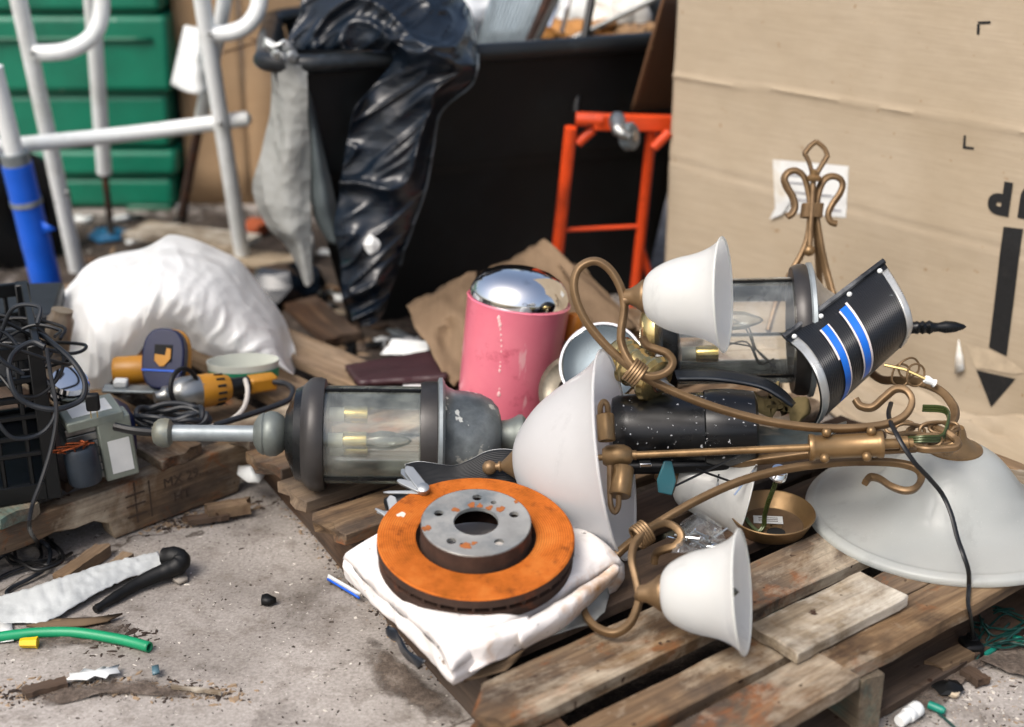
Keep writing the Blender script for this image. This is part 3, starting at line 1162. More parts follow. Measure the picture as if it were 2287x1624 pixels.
# scrap in the bin (all resting inside it)
m_film = simple('white_plastic_film', '#e6e9e8', 0.35, 0, 0.06, 8, 0.25, 25)
m = MB()
m.grid(26, 20, lambda a, b: A(930 + 190 * a, -40 + 130 * b, 3.62 - 0.16 * sin(pi * a) * sin(pi * b * .8)) + Vector((0, 0, 0.02 * nz((a * 4, b * 4, 0), 1, 3))))
tag(m.build('plastic_sheet', m_film, solid=0.003), 'crumpled white plastic sheet lying in the black bin behind the bag', 'plastic sheet')
lad = thing('radiator_fins', 'ribbed aluminium panel leaning out of the black bin', 'metal panel', A(1120, 105, 3.45))
m_alu = simple('aluminium', '#a9b6bd', 0.35, 0.7, 0.2, 14, 0.05, dirt='#77848c', dirt_amt=0.3)
c0, c1, c2, c3 = A(1063, 112, 3.5), A(1168, 108, 3.42), A(1240, -60, 3.36), A(1118, -60, 3.44)
def lf(a, b):
    return c0.lerp(c1, a).lerp(c3.lerp(c2, a), b)
m = MB()
m.grid(4, 4, lambda a, b: lf(a, b) + Vector((0, 0.012, 0)))
m.build('panel_back', m_alu, lad, solid=0.01)
for k in range(13):
    a = 0.05 + 0.9 * k / 12
    m = MB()
    m.tube([lf(a, 0), lf(a, 1)], 0.0032, 6)
    m.build('fin', m_alu, lad)
m = MB()
m.tube([A(1176, 106, 3.4), A(1252, -60, 3.36)], 0.009, 4, sq=0.5)
m.build('edge_rail', m_rust, lad)
m = MB()
m.tube([A(1192, 104, 3.39), A(1270, -60, 3.36)], 0.007, 4, sq=0.5)
m.build('edge_rail', m_steel, lad)
m = MB()
m.tube([A(1286, 250, 3.33), A(1305, 90, 3.32), A(1332, -60, 3.34)], 0.0105, 10)
tag(m.build('black_pole', m_cable), 'thin black pole leaning on the black bin above the orange dolly', 'pole')
m = MB()
m.tube([A(1270, 92, 3.62), A(1475, -8, 3.55), A(1560, -50, 3.52)], 0.008, 8)
tag(m.build('metal_rod', m_steel), 'grey metal rod lying across the top of the black bin', 'rod')
m = MB()
m.tube(crom([A(1226, 60, 3.5), A(1240, 20, 3.5), A(1252, -20, 3.5), A(1262, -60, 3.5)], 4), 0.006, 8)
m.tube(crom([A(1255, 72, 3.5), A(1268, 20, 3.5), A(1280, -40, 3.5)], 4), 0.006, 8)
tag(m.build('wire_rack', m_chrome), 'bent chrome wire rack sticking up from the black bin', 'wire rack')
for k, (u, v, w, h, t, c, lb) in enumerate(((1380, 40, 90, 90, 3.75, '#d8d5cc', 'pale crumpled wrapper at the far right of the black bin'), (1300, 20, 70, 120, 3.8, '#cfd2d0', 'whitish plastic scrap in the middle of the black bin'),
                                     (1420, 75, 60, 30, 3.6, '#8c6e4c', 'brown paper scrap along the right rim of the black bin'), (1290, 72, 110, 30, 3.68, '#a8763c', 'orange brown scrap low in the black bin'))):
    m = MB()
    m.grid(14, 14, lambda a, b: A(u + w * (a - .5) * 1.6, v + h * (b - .5) * 1.6, t - 0.06 * sin(pi * a) * sin(pi * b)) + Vector((0.015 * nz((a * 5, b * 5, k), 1), 0.02 * nz((a * 6, b * 6, k), 1, 2), 0.015 * nz((a * 6, b * 5, k), 1, 4))))
    tag(m.build('scrap_wrapper', simple('scrap_%d' % k, c, 0.6, 0, 0.25, 9, 0.3, 20), solid=0.003), lb, 'scrap')
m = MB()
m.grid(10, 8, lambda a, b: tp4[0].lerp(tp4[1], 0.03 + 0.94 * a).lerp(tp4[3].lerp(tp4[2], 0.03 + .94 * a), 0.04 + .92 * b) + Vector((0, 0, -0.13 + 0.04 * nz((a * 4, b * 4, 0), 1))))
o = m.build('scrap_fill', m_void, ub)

# black sack hung over the rim
m_sack = NT('black_bag_film')
v_ = m_sack.coord(rnd=False)
m_sack.set(Base_Color=m_sack.ramp(m_sack.noise(v_, 9, 5), [(0.3, hexc('#070c12')), (0.75, hexc('#131f2c'))]), Roughness=0.26,
           Normal=m_sack.bump(m_sack.crease(m_sack.coord((4, 4, 11), rnd=False), 1.0), 0.22, 0.05))
m_sack = m_sack.m
rows = [
    [A(690, -60, 3.16), A(760, -70, 3.12), A(850, -70, 3.10), A(940, -60, 3.12), A(1010, -30, 3.15), A(1050, 20, 3.2)],
    [A(672, 30, 3.14), A(750, 10, 3.07), A(850, 5, 3.05), A(950, 15, 3.06), A(1025, 45, 3.1), A(1066, 80, 3.16)],
    [A(655, 108, 3.12), A(740, 88, 3.08), A(850, 66, 3.04), A(950, 72, 3.02), A(1020, 92, 3.04), A(1068, 122, 3.11)],
    [A(868, 118, 3.07), A(895, 108, 3.03), A(930, 104, 2.99), A(980, 112, 2.98), A(1030, 130, 3.01), A(1066, 160, 3.07)],
    [A(846, 180, 3.08), A(880, 182, 3.05), A(920, 184, 3.03), A(965, 188, 3.02), A(1010, 192, 3.05), A(1048, 196, 3.09)],
    [A(796, 250, 3.09), A(840, 256, 3.07), A(880, 260, 3.05), A(920, 260, 3.05), A(955, 258, 3.07), A(985, 252, 3.12)],
    [A(770, 350, 3.12), A(815, 358, 3.10), A(855, 360, 3.08), A(900, 358, 3.08), A(940, 348, 3.11), A(968, 336, 3.15)],
    [A(758, 440, 3.15), A(800, 450, 3.12), A(840, 455, 3.11), A(880, 448, 3.11), A(920, 438, 3.14), A(952, 422, 3.17)],
    [A(748, 515, 3.16), A(785, 530, 3.13), A(820, 540, 3.12), A(860, 535, 3.12), A(900, 520, 3.15), A(925, 498, 3.19)],
    [A(764, 590, 3.19), A(790, 608, 3.16), A(816, 618, 3.15), A(845, 615, 3.15), A(875, 600, 3.18), A(898, 578, 3.21)],
    [A(770, 680, 3.22), A(792, 712, 3.18), A(814, 728, 3.17), A(836, 724, 3.17), A(858, 700, 3.19), A(872, 664, 3.22)],
]
def sackd(p, a, b):
    q = (p.x * 3.0 + 0.4 * nz(p, 5, 1), p.y * 2, p.z * 10 - p.x * 6 + 2.0 * nz(p, 4, 8))
    w = 0.042 * (max(0, ridged(q, 1, 4)) ** 2.5) * min(1, 0.4 + b * 1.4)
    w += 0.012 * max(0, ridged((p.x * 9 + nz(p, 6, 3), p.y * 3, p.z * 24 - p.x * 17), 1, 6)) ** 3 + 0.012 * nz(p, 8, 2)
    return Vector((0, -1, 0.3)) * w
m = MB()
fns = patch(rows, 80, 190, sackd)
m.grid(80, 190, fns)
gbag = thing('garbage_bag', 'wrinkled black garbage bag hanging over the rim of the black bin', 'garbage bag', A(820, 716, 3.2))
m.build('bag_film', m_sack, gbag, solid=0.0015, ang=180)
m = MB()
m.tube([fns(1, 0.2 + 0.7 * i / 60) + Vector((0, -0.004, 0)) for i in range(61)], 0.0022, 6)
m.build('hem', simple('pale_hem', '#5d666b', 0.3, 0, 0.2, 9, 0), gbag)

# grey sheet hanging from the bin corner
m_greyfilm = frosted('grey_plastic_sheet', '#c6c8c4', 0.5, 0.3, False, crinkle=(16, 0.5, 0.02), see=0.15)
rows = [[A(603, 128, 3.05), A(645, 140, 3.02), A(688, 146, 3.03)],
        [A(606, 230, 3.12), A(648, 245, 3.06), A(690, 240, 3.06)],
        [A(588, 330, 3.18), A(640, 345, 3.08), A(690, 340, 3.10)],
        [A(566, 425, 3.22), A(635, 450, 3.12), A(690, 440, 3.13)],
        [A(592, 495, 3.24), A(645, 515, 3.14), A(692, 505, 3.15)],
        [A(640, 545, 3.25), A(668, 560, 3.17), A(694, 555, 3.17)],
        [A(668, 600, 3.26), A(682, 640, 3.19), A(700, 630, 3.19)]]
rows2 = [[A(668, 200, 3.07), A(678, 200, 3.07), A(690, 200, 3.08)], [A(682, 300, 3.11), A(700, 300, 3.09), A(712, 295, 3.11)], [A(690, 400, 3.14), A(715, 405, 3.12), A(738, 400, 3.14)],
         [A(700, 480, 3.17), A(730, 490, 3.15), A(755, 480, 3.17)], [A(735, 540, 3.2), A(750, 545, 3.18), A(766, 540, 3.2)]]
m = MB()
m.grid(20, 40, patch(rows2, 20, 40, lambda p, a, b: Vector((0, -0.015, 0)) * nz(p, 14, 3)))
tag(m.build('plastic_sheet', simple('slate_film', '#4a5254', 0.4, 0, 0.25, 6, 0.2), solid=0.0015), 'dark grey plastic strip hanging beside the pale sheet on the black bin', 'plastic sheet')
m = MB()
m.grid(60, 90, patch(rows, 60, 90, lambda p, a, b: Vector((0, -0.022, 0)) * nz((p.x * 16 + p.z * 4, p.y, p.z * 5), 1, 3) + Vector((0.5, -0.6, 0)) * 0.012 * nz((p.x * 30, p.y, p.z * 12), 1, 6)))
tag(m.build('plastic_sheet', m_greyfilm, solid=0.0015), 'pale grey plastic sheet hanging from the left corner of the black bin', 'plastic sheet')
m = MB()
m.grid(16, 10, lambda a, b: A(588 + 66 * a + 14 * b, 92 + 48 * b * (0.6 + 0.5 * a), 3.02 - 0.04 * sin(pi * a)) + Vector((0.012 * nz((a * 3, b * 4, 7), 1), 0.03 * nz((a * 3, b * 3, 1), 1), 0.022 * nz((a * 3, b * 3, 3), 1))))
tag(m.build('foil_scrap', simple('silver_foil', '#b9bdbc', 0.35, 0.3, 0.2, 20, 0.4, 30), solid=0.002), 'crumpled silver foil bunched on the left corner of the bin rim', 'foil')

# ------------------------------------------------------------------ orange dolly
m_orange = simple('orange_paint', '#d8481a', 0.42, 0.0, 0.2, 12, 0.08, dirt='#8c2f14', dirt_amt=0.4, spots='#4a3830', spot_thr=0.66, spot_scale=45)
od = thing('hand_dolly', 'orange steel dolly tipped on end beside the black bin', 'dolly', S(1330, 600, 0))
def pipe(name, pts, r=0.0145, mat=m_orange, par=od, segs=12):
    m = MB()
    m.tube(pts, r, segs)
    return m.build(name, mat, par)
yl = 3.14
def to_floor(lo, hi):
    d = lo - hi
    return hi + d * (hi.z / -d.z)
pipe('leg', [to_floor(Yp(1241, 600, 3.2), Yp(1275, 285, yl)), Yp(1275, 285, yl)])
pipe('leg', [to_floor(Yp(1418, 650, 3.26), Yp(1456, 285, yl + 0.05)), Yp(1456, 285, yl + 0.05)], 0.0125)
pipe('top_rail', [Yp(1286, 266, yl), Yp(1345, 268, yl)], 0.0165)
m = MB()
m.box((0, 0, 0), (0.2, 0.03, 0.036), axes((Yp(1330, 272, yl) + Yp(1500, 276, yl + 0.06)) / 2, Yp(1500, 276, yl + 0.06) - Yp(1330, 272, yl)))
m.build('cross_beam', m_orange, od, bevel=0.004)
for a, b in (((1290, 320), (1325, 290)), ((1460, 330), (1495, 295))):
    pipe('brace', [Yp(*a, yl + 0.01), Yp(*b, yl + 0.01)], 0.011)
pipe('brace', [Yp(1428, 545, 3.24), to_floor(Yp(1462, 650, 3.28), Yp(1428, 545, 3.24))], 0.009)
pipe('tie_rod', [Yp(1252, 514, 3.19), Yp(1435, 505, 3.23)], 0.005)
m = MB()
M_ = frame(Yp(1405, 305, 3.08), (0.8, -0.5, 0.2))
m.lathe([(0, -0.013), (0.026, -0.013), (0.031, -0.008), (0.031, 0.008), (0.026, 0.013), (0, 0.013)], 24, M_)
wh = m.build('caster_wheel', simple('grey_rubber', '#5c6468', 0.6, 0, 0.2, 20, 0.1), od)
m = MB()
m.lathe([(0, -0.016), (0.012, -0.016), (0.012, 0.016), (0, 0.016)], 16, M_)
m.build('hub', m_steel, wh)
m = MB()
m.tube(crom([Yp(1378, 266, 3.11), Yp(1382, 292, 3.06), Yp(1405, 306, 3.05)], 5), [0.019, 0.016, 0.012, 0.009], 10)
m.build('caster_fork', m_steel, od)
# ------------------------------------------------------------------ brake disc on a white sack
m_rustface = NT('orange_rust')
v_ = m_rustface.coord(rnd=False)
rr = m_rustface.ramp(m_rustface.noise(v_, 16, 7, 0.65), [(0.3, hexc('#97500f')), (0.5, hexc('#bd6420')), (0.72, hexc('#cc7a34'))])
rr = m_rustface.mix(m_rustface.thr(m_rustface.noise(v_, 22, 10, 0.8), 0.53, 0.68), rr, hexc('#74380f'))
gr = m_rustface.n('TexWave', wave_type='RINGS', rings_direction='Z')
gr.inputs['Scale'].default_value = 95
gr.inputs['Distortion'].default_value = 1.2
m_rustface.l(v_, gr.inputs['Vector'])
rr = m_rustface.mix(0.35, rr, gr.outputs['Color'], 'MULTIPLY')
m_rustface.set(Base_Color=rr, Roughness=0.82, Normal=m_rustface.bump(m_rustface.noise(v_, 130, 5, 0.7), 0.25, 0.001))
m_rustface.b.inputs['Specular IOR Level'].default_value = 0.2
m_rustface = m_rustface.m
m_rustedge = simple('dark_rust', '#3d2a20', 0.85, 0.2, 0.4, 35, 0.5, 90, dirt='#6e3a1c', dirt_amt=0.25)
m_hat = simple('zinc_hat', '#a09f9a', 0.45, 0.35, 0.3, 16, 0.05, dirt='#5d676c', dirt_amt=0.35)
m_hatrust = simple('rust_patch', '#965626', 0.85, 0, 0.3, 40, 0.3)
dc = S(1063, 1196, 0.230)
zax = Vector((0.02, -0.16, 1)).normalized()
Mdisc = frame(dc, zax, (0, 1, 0))
bdk = thing('brake_disc', 'rusty orange vented brake disc lying on the white sack', 'brake disc', M=Mdisc)
RO = 0.1385
m = MB()
m.lathe([(0.0845, 0.0), (0.0865, 0.0008), (RO - 0.002, 0.0008), (RO, -0.0012)], 96)
m.build('friction_face', m_rustface, bdk, local=True)
m = MB()
m.lathe([(RO, -0.0012), (RO + 0.0005, -0.0135), (RO - 0.004, -0.0137), (0.09, -0.0137)], 96)
m.lathe([(0.09, -0.0235), (RO - 0.004, -0.0235), (RO - 0.001, -0.024), (RO - 0.001, -0.0375), (0.08, -0.038)], 96)
m.lathe([(RO - 0.022, -0.0135), (RO - 0.022, -0.024)], 96)
m.build('rim', m_rustedge, bdk, local=True, ang=30)
for k in range(36):
    m = MB()
    m.box((RO - 0.012, 0, -0.0186), (0.018, 0.0042, 0.0100), Matrix.Rotation(tau * k / 36, 4, 'Z'))
    m.build('vane', m_rustedge, bdk, local=True)
hat = MB()
hat.lathe([(0.0845, 0.0), (0.082, -0.006), (0.0795, -0.010), (0.0775, -0.002), (0.0772, 0.0225), (0.0765, 0.0245)], 72)
hat.build('hat_wall', m_rustedge, bdk, local=True)
# top plate with holes: a polar grid punched by a boolean
def hole_plate():
    m = MB()
    m.lathe([(0.031, 0.0195), (0.0315, 0.0248), (0.0755, 0.0248), (0.077, 0.0235), (0.0765, 0.0195), (0.031, 0.0195)], 80)
    o = m.build('hat_plate', m_hat, bdk, local=True, ang=30)
    for k, (r, a, hr) in enumerate([(0.0555, radians(90 + 72 * i), 0.0068) for i in range(5)] + [(0.0505, radians(62), 0.0042), (0.055, radians(252), 0.004)]):
        c = MB()
        c.lathe([(0, -0.02), (hr, -0.02), (hr, 0.03), (0, 0.03)], 20)
        co = c.build('cutter', None)
        co.matrix_world = Mdisc @ Matrix.Translation((r * cos(a), r * sin(a), 0.018))
        md = o.modifiers.new('hole', 'BOOLEAN')
        md.operation = 'DIFFERENCE'
        md.object = co
        md.solver = 'EXACT'
        cutters.append(co)
    bpy.context.view_layer.update()
    me = bpy.data.meshes.new_from_object(o.evaluated_get(bpy.context.evaluated_depsgraph_get()))
    me.polygons.foreach_set('use_smooth', [False] * len(me.polygons))
    o.modifiers.clear()
    o.data = me
    for co in cutters:
        bpy.data.objects.remove(co)
cutters = []
hole_plate()
def blot(name, r, a, size, mat, z=0.0192, seed=0, par=None):
    m = MB()
    n = 22
    pts = []
    for k in range(n):
        t = tau * k / n
        q = size * (0.75 + 0.6 * nz((cos(t) * 1.4, sin(t) * 1.4, 0), 1, seed))
        pts.append((r * cos(a) + q * cos(t), r * sin(a) + q * sin(t)))
    m.prism(pts, z - 0.0006, z)
    return m.build(name, mat, par or bdk, local=True)
for i, (r, a, s) in enumerate(((0.037, 100, .007), (0.036, 60, .006), (0.040, 140, .007), (0.045, 40, .008), (0.071, 195, .009), (0.056, 258, .009), (0.073, 40, .004), (0.049, 268, .005), (0.036, 82, .006))):
    blot('rust_patch', r, radians(a), s, m_hatrust, 0.0254, i)
blot('bare_spot', 0.115, radians(158), 0.0075, simple('bare_fleck', '#d8cdbd', 0.7, 0, 0.1, 30, 0.1), 0.0014, 30)

# white folded sack under the disc
m_sackw = NT('white_woven_sack')
v_ = m_sackw.coord(rnd=False)
bc = m_sackw.mix(m_sackw.thr(m_sackw.noise(v_, 6, 7, 0.65), 0.55, 0.8), hexc('#e9e4e0'), hexc('#c9c2ba'))
bc = m_sackw.mix(m_sackw.thr(m_sackw.noise(v_, 8, 5, 0.6), 0.60, 0.72), bc, hexc('#c08f58'))
bc = m_sackw.mix(m_sackw.thr(m_sackw.noise(v_, 60, 4, 0.6), 0.66, 0.72), bc, hexc('#77706a'))
m_sackw.set(Base_Color=bc, Roughness=0.6, Normal=m_sackw.bump(m_sackw.noise(v_, 400, 2), 0.15, 0.001, m_sackw.bump(m_sackw.crease(v_, 14), 0.35, 0.02)))
m_sackw = m_sackw.m
ws = thing('white_sack', 'folded white sack with stained corners under the brake disc', 'sack', S(1060, 1300, 0.12))
cL, cF, cR, cB = S(760, 1234, 0.17), S(1012, 1468, 0.17), S(1392, 1254, 0.17), S(1120, 1090, 0.17)
def sack_top(a, b):
    p = cL.lerp(cF, a).lerp(cB.lerp(cR, a), b)
    e = (sin(pi * min(max(a, 0), 1)) * sin(pi * b)) ** 0.5 if 0 < a < 1 and 0 < b < 1 else 0
    z = 0.166 + 0.020 * min(1, e * 3.5) ** 0.5 - 0.014 * (0.5 - b)
    z += 0.007 * nz((a * 4, b * 4, 0), 1, 3) + 0.004 * ridged((a * 3 + b, b * 5, 0), 1.4, 6) * (1 - 0.6 * e)
    q = Vector((p.x, p.y, z))
    q += Vector((nz((a * 6, b * 6, 1), 1, 8), nz((a * 6, b * 6, 2), 1, 9), 0)) * 0.006 * (1 if e == 0 else 0.5)
    # front edge sags over the pallet end
    if a > 0.8:
        q.z -= 0.012 * ((a - 0.8) / 0.2) ** 1.6
    return q
m = MB()
m.grid(70, 70, sack_top)
m.build('sack_top', m_sackw, ws, ang=180, solid=0.003)
m = MB()
def sack_side(a, b):
    n = 140
    ring = [sack_top(k / 35, 0) for k in range(35)] + [sack_top(1, k / 35) for k in range(35)] + [sack_top(1 - k / 35, 1) for k in range(35)] + [sack_top(0, 1 - k / 35) for k in range(35)]
    return ring
ring = sack_side(0, 0)
cen = sum(ring, Vector()) / len(ring)
def side(a, b):
    p = ring[round(a * 140) % 140].copy()
    out = (p - cen).normalized()
    z0 = 0.121
    q = p + Vector((out.x, out.y, 0)) * (0.006 * sin(pi * b) - 0.01 * b + 0.006 * nz((p.x * 30, p.y * 30, b * 3), 1, 4))
    q.z = p.z + (z0 - p.z) * b
    return q
m.grid(140, 6, side)
m.build('sack_side', m_sackw, ws, ang=180)
# hem fold along the right and the flap hanging at the front
rows = [[S(1170, 1392, 0.172), S(1275, 1328, 0.176), S(1372, 1262, 0.168)],
        [S(1160, 1412, 0.174), S(1272, 1348, 0.178), S(1384, 1270, 0.168)],
        [S(1163, 1438, 0.160), S(1275, 1374, 0.162), S(1380, 1288, 0.158)],
        [S(1170, 1455, 0.132), S(1270, 1396, 0.134), S(1365, 1308, 0.134)]]
m = MB()
m.grid(40, 14, patch(rows, 40, 14, lambda p, a, b: Vector((0, 0, 0.003)) * ridged(p, 16, 2)))
m.build('folded_hem', m_sackw, ws, solid=0.003, ang=180)
rows = [[S(990, 1425, 0.172), S(1060, 1405, 0.18), S(1130, 1385, 0.18), S(1180, 1378, 0.176)],
        [S(1000, 1445, 0.168), S(1070, 1435, 0.172), S(1140, 1415, 0.172), S(1184, 1405, 0.168)],
        [S(1010, 1470, 0.150), S(1080, 1462, 0.155), S(1150, 1440, 0.15), S(1180, 1432, 0.148)],
        [S(1052, 1502, 0.135), S(1090, 1488, 0.138), S(1140, 1462, 0.135), S(1172, 1446, 0.135)]]
m = MB()
m.grid(34, 16, patch(rows, 34, 16, lambda p, a, b: Vector((0, 0, 0.004)) * nz(p, 25, 2)))
m.build('front_flap', m_sackw, ws, solid=0.003, ang=180)
# cardboard lining showing at the front corner
m = MB()
rows = [[S(985, 1478, 0.16), S(1000, 1440, 0.15), S(1010, 1425, 0.14)], [S(1030, 1520, 0.13), S(1060, 1500, 0.128), S(1100, 1480, 0.126)], [S(1130, 1500, 0.125), S(1150, 1478, 0.13), S(1170, 1450, 0.15)]]
m.grid(16, 16, patch(rows, 16, 16))
m.v = [p + Vector((0, 0.012, -0.008)) for p in m.v]
m.build('paper_lining', m_card_torn, ws, solid=0.002)
# grey film below the right hem
rows = [[S(1165, 1442, 0.13), S(1270, 1385, 0.135), S(1352, 1305, 0.14)], [S(1190, 1430, 0.127), S(1290, 1388, 0.128), S(1360, 1330, 0.13)], [S(1205, 1428, 0.124), S(1310, 1402, 0.124), S(1350, 1370, 0.124)]]
m = MB()
m.grid(24, 10, patch(rows, 24, 10, lambda p, a, b: Vector((0, 0, 0.008)) * abs(nz(p, 30, 2))))
tag(m.build('plastic_wrap', m_greyfilm, solid=0.001), 'pale grey plastic wrap sticking out under the right edge of the white sack', 'plastic wrap')
# black film hanging under the sack's left front edge
rows = [[S(870, 1395, 0.11), S(910, 1440, 0.11), S(950, 1478, 0.11)], [S(880, 1420, 0.06), S(915, 1465, 0.06), S(945, 1490, 0.06)]]
m = MB()
m.grid(20, 8, patch([rows[0], [a.lerp(b, .5) + Vector((-.006, -.008, 0)) for a, b in zip(*rows)], rows[1]], 20, 8, lambda p, a, b: Vector((1, 1, 0)) * 0.006 * nz(p, 40, 2)))
tag(m.build('plastic_wrap', m_sack, solid=0.001), 'black plastic film hanging below the left edge of the white sack', 'plastic wrap')

# ------------------------------------------------------------------ chandelier lying on its side
def bell_profile(L, Rr, r0):
    """outer then inner wall of a bell glass, axis z from neck to mouth"""
    out = [(r0, 0), (r0 * 1.5, L * .03), (r0 * 2.0, L * .12), (Rr * .60, L * .28), (Rr * .675, L * .45), (Rr * .715, L * .6), (Rr * .77, L * .74), (Rr * .86, L * .88), (Rr * .96, L * .97), (Rr, L)]
    th = 0.0035
    inn = [(max(0.002, r - th), z + (0.0006 if i else 0.003)) for i, (r, z) in enumerate(out)]
    return [Vector((r, 0, z)) for r, z in out], [Vector((r, 0, z)) for r, z in inn]
def bell(parent, neck, axis, L=0.115, Rr=0.083, r0=0.02, name='glass_shade', mat=None, bulb=True, cap=True):
    o, i = bell_profile(L, Rr, r0)
    oc, ic = crom(o, 5), crom(i, 5)
    prof = [(p.x, p.z) for p in oc]
    M_ = frame(neck, axis)
    m = MB()
    m.lathe(prof, 64, M_)
    g_ = m.build(name, mat or m_bell, parent, ang=180)
    m = MB()
    m.lathe([(Rr + 0.0016 * cos(t), L + 0.0016 * sin(t)) for t in [tau * k / 8 for k in range(9)]], 64, M_)
    m.build('shade_rim', mat or m_bell, g_)
    if cap:
        m = MB()
        m.lathe([(0, -0.034), (0.009, -0.034), (0.0115, -0.030), (0.0125, -0.022), (0.018, -0.012), (0.0245, -0.004), (0.0255, 0.0), (0.0245, 0.003), (0.0, 0.003)], 32, M_)
        m.build('shade_cap', m_brass, parent)
    if bulb:
        m = MB()
        m.lathe([(0.0, 0.0), (0.011, 0.0), (0.011, 0.03), (0.016, 0.055), (0.0165, 0.065), (0.012, 0.083), (0.005, 0.098), (0.0, 0.103)], 20, M_)
        m.build('bulb', clear_bulb, g_)
    return g_
clear_bulb = clear('bulb_glass', (0.9, 0.92, 0.92, 1), 1.6, 0.1)

ch = thing('chandelier', 'brass chandelier with scrolled arms and white glass shades toppled on the pallet', 'chandelier', S(1640, 1060, 0.12))
def arm(name, pts, r=0.0049, par=ch, mat=None, aspect=1.15, n=7, sq=0.45, up=(0, -0.5, 1)):
    m = MB()
    m.tube(crom(pts, n), r, 12, sq=0.62, aspect=aspect, up=up)
    return m.build(name, mat or m_brass, par, ang=50)
UA = [(1910, 892, 2.16), (1922, 907, 2.155), (1948, 910, 2.15), (1975, 888, 2.145), (2000, 869, 2.14), (2025, 873, 2.13), (2037, 897, 2.12), (2022, 927, 2.11), (1985, 946, 2.105), (1925, 955, 2.1), (1850, 957, 2.1), (1770, 950, 2.1), (1690, 936, 2.1), (1600, 911, 2.1), (1510, 877, 2.1), (1437, 840, 2.1), (1380, 797, 2.1), (1335, 752, 2.1), (1300, 702, 2.1), (1282, 648, 2.1), (1288, 607, 2.1), (1310, 587, 2.1), (1338, 585, 2.1), (1366, 607, 2.1), (1388, 648, 2.1), (1394, 690, 2.1), (1388, 735, 2.1), (1388, 765, 2.1), (1399, 795, 2.095), (1419, 822, 2.09), (1445, 839, 2.085), (1472, 838, 2.085), (1494, 826, 2.085), (1502, 808, 2.085), (1490, 790, 2.085), (1466, 780, 2.085), (1446, 772, 2.085), (1433, 752, 2.085)]
arm('scrolled_arm', [A(*p) for p in UA])
LA = [(1932, 1078, .235), (1944, 1066, .238), (1965, 1070, .24), (1990, 1086, .24), (2020, 1096, .24), (2045, 1090, .243), (2058, 1066, .25), (2046, 1046, .257), (2000, 1034, .26), (1920, 1031, .262), (1830, 1037, .262), (1740, 1051, .258), (1650, 1076, .25), (1560, 1116, .235), (1480, 1162, .215), (1430, 1196, .2), (1385, 1232, .175), (1340, 1285, .152), (1312, 1330, .142), (1303, 1352, .14), (1312, 1380, .138), (1336, 1404, .136), (1373, 1414, .138), (1405, 1395, .145), (1422, 1361, .155), (1427, 1332, .165), (1420, 1292, .18), (1411, 1252, .195), (1416, 1219, .205), (1435, 1193, .212), (1455, 1177, .214), (1485, 1168, .212), (1511, 1180, .205), (1522, 1200, .196), (1508, 1220, .186), (1485, 1227, .178), (1466, 1236, .166), (1460, 1258, .15)]
arm('scrolled_arm', [S(*p) for p in LA])
BA3 = [(1960, 1004, 2.13), (1900, 1010, 2.16), (1820, 1012, 2.18), (1740, 1022, 2.2), (1660, 1033, 2.22), (1590, 1046, 2.25), (1530, 1065, 2.28)]
arm('scrolled_arm', [A(*p) for p in BA3], 0.006)
# wire bindings
def binding(c, d, up, n=5, rad=0.0135, par=ch, w=0.0045):
    d = Vector(d).normalized()
    m = MB()
    for k in range(n):
        q = Vector(c) + d * (k - (n - 1) / 2) * w
        M_ = frame(q, d, up)
        m.tube([M_ @ Vector((rad * 1.15 * cos(t), rad * 0.85 * sin(t), 0)) for t in [tau * i / 18 for i in range(18)]], 0.0026, 6, closed=True)
    return m.build('wire_binding', m_brass, par)
binding(A(1419, 832, 2.09), A(1437, 840, 2.1) - A(1390, 805, 2.1), CF, 5, 0.0145)
binding(S(1434, 1194, 0.207), S(1465, 1172, 0.215) - S(1410, 1212, 0.2), CF, 5, 0.0145)
# shades
n1 = A(1441, 662, 2.095)
bell(ch, n1, (0.95, -0.28, 0.12))
m = MB(); m.tube([A(1394, 672, 2.1), A(1412, 668, 2.097)], [0.008, 0.0065], 10); m.build('arm_joint', m_brass, ch)
n2 = S(1480, 1325, 0.2)
bell(ch, n2, (0.95, -0.25, 0.17), 0.106, 0.082)
m = MB(); m.tube([S(1428, 1332, 0.168), S(1450, 1330, 0.188)], [0.008, 0.0065], 10); m.build('arm_joint', m_brass, ch)
# third shade half hidden behind the arms
n3 = A(1510, 1068, 2.27)
bell(ch, n3, (0.96, -0.16, -0.2), 0.112, 0.075)
# stem: finial, bowl, sockets, rod, hub cylinder
bax = Vector((0.97, -0.17, 0.2)).normalized()
bc0 = S(1374, 1014, 0.272)
BD = 0.155
neck = bc0 - bax * BD
prof_o = [(0.018, 0), (0.034, 0.004), (0.055, 0.016), (0.083, 0.042), (0.103, 0.07), (0.118, 0.098), (0.131, 0.124), (0.146, 0.144), (0.158, 0.155)]
po = crom([Vector((r, 0, z)) for r, z in prof_o], 5)
prof = [(p.x, p.z) for p in po]
m = MB()
m.lathe(prof, 96, frame(neck, bax))
bw = m.build('bowl_shade', m_bowl, ch, ang=180)
m = MB()
m.lathe([(0.158 + 0.0022 * cos(t), 0.155 + 0.0022 * sin(t)) for t in [tau * k / 8 for k in range(9)]], 96, frame(neck, bax))
m.build('bowl_rim', m_bowl, bw)
m = MB()
m.lathe([(0, -0.052), (0.006, -0.0515), (0.0105, -0.047), (0.0115, -0.041), (0.0095, -0.035), (0.0055, -0.031), (0.0055, -0.027), (0.008, -0.0265), (0.008, -0.0235), (0.0065, -0.022), (0.014, -0.012), (0.022, -0.002), (0.031, 0.005), (0.031, 0.0075), (0, 0.0075)], 32, frame(neck, bax))
m.build('finial', m_brass, ch)
R0, R1 = A(1386, 1018, 2.135), A(1893, 996, 2.1)
rax = (R1 - R0).normalized()
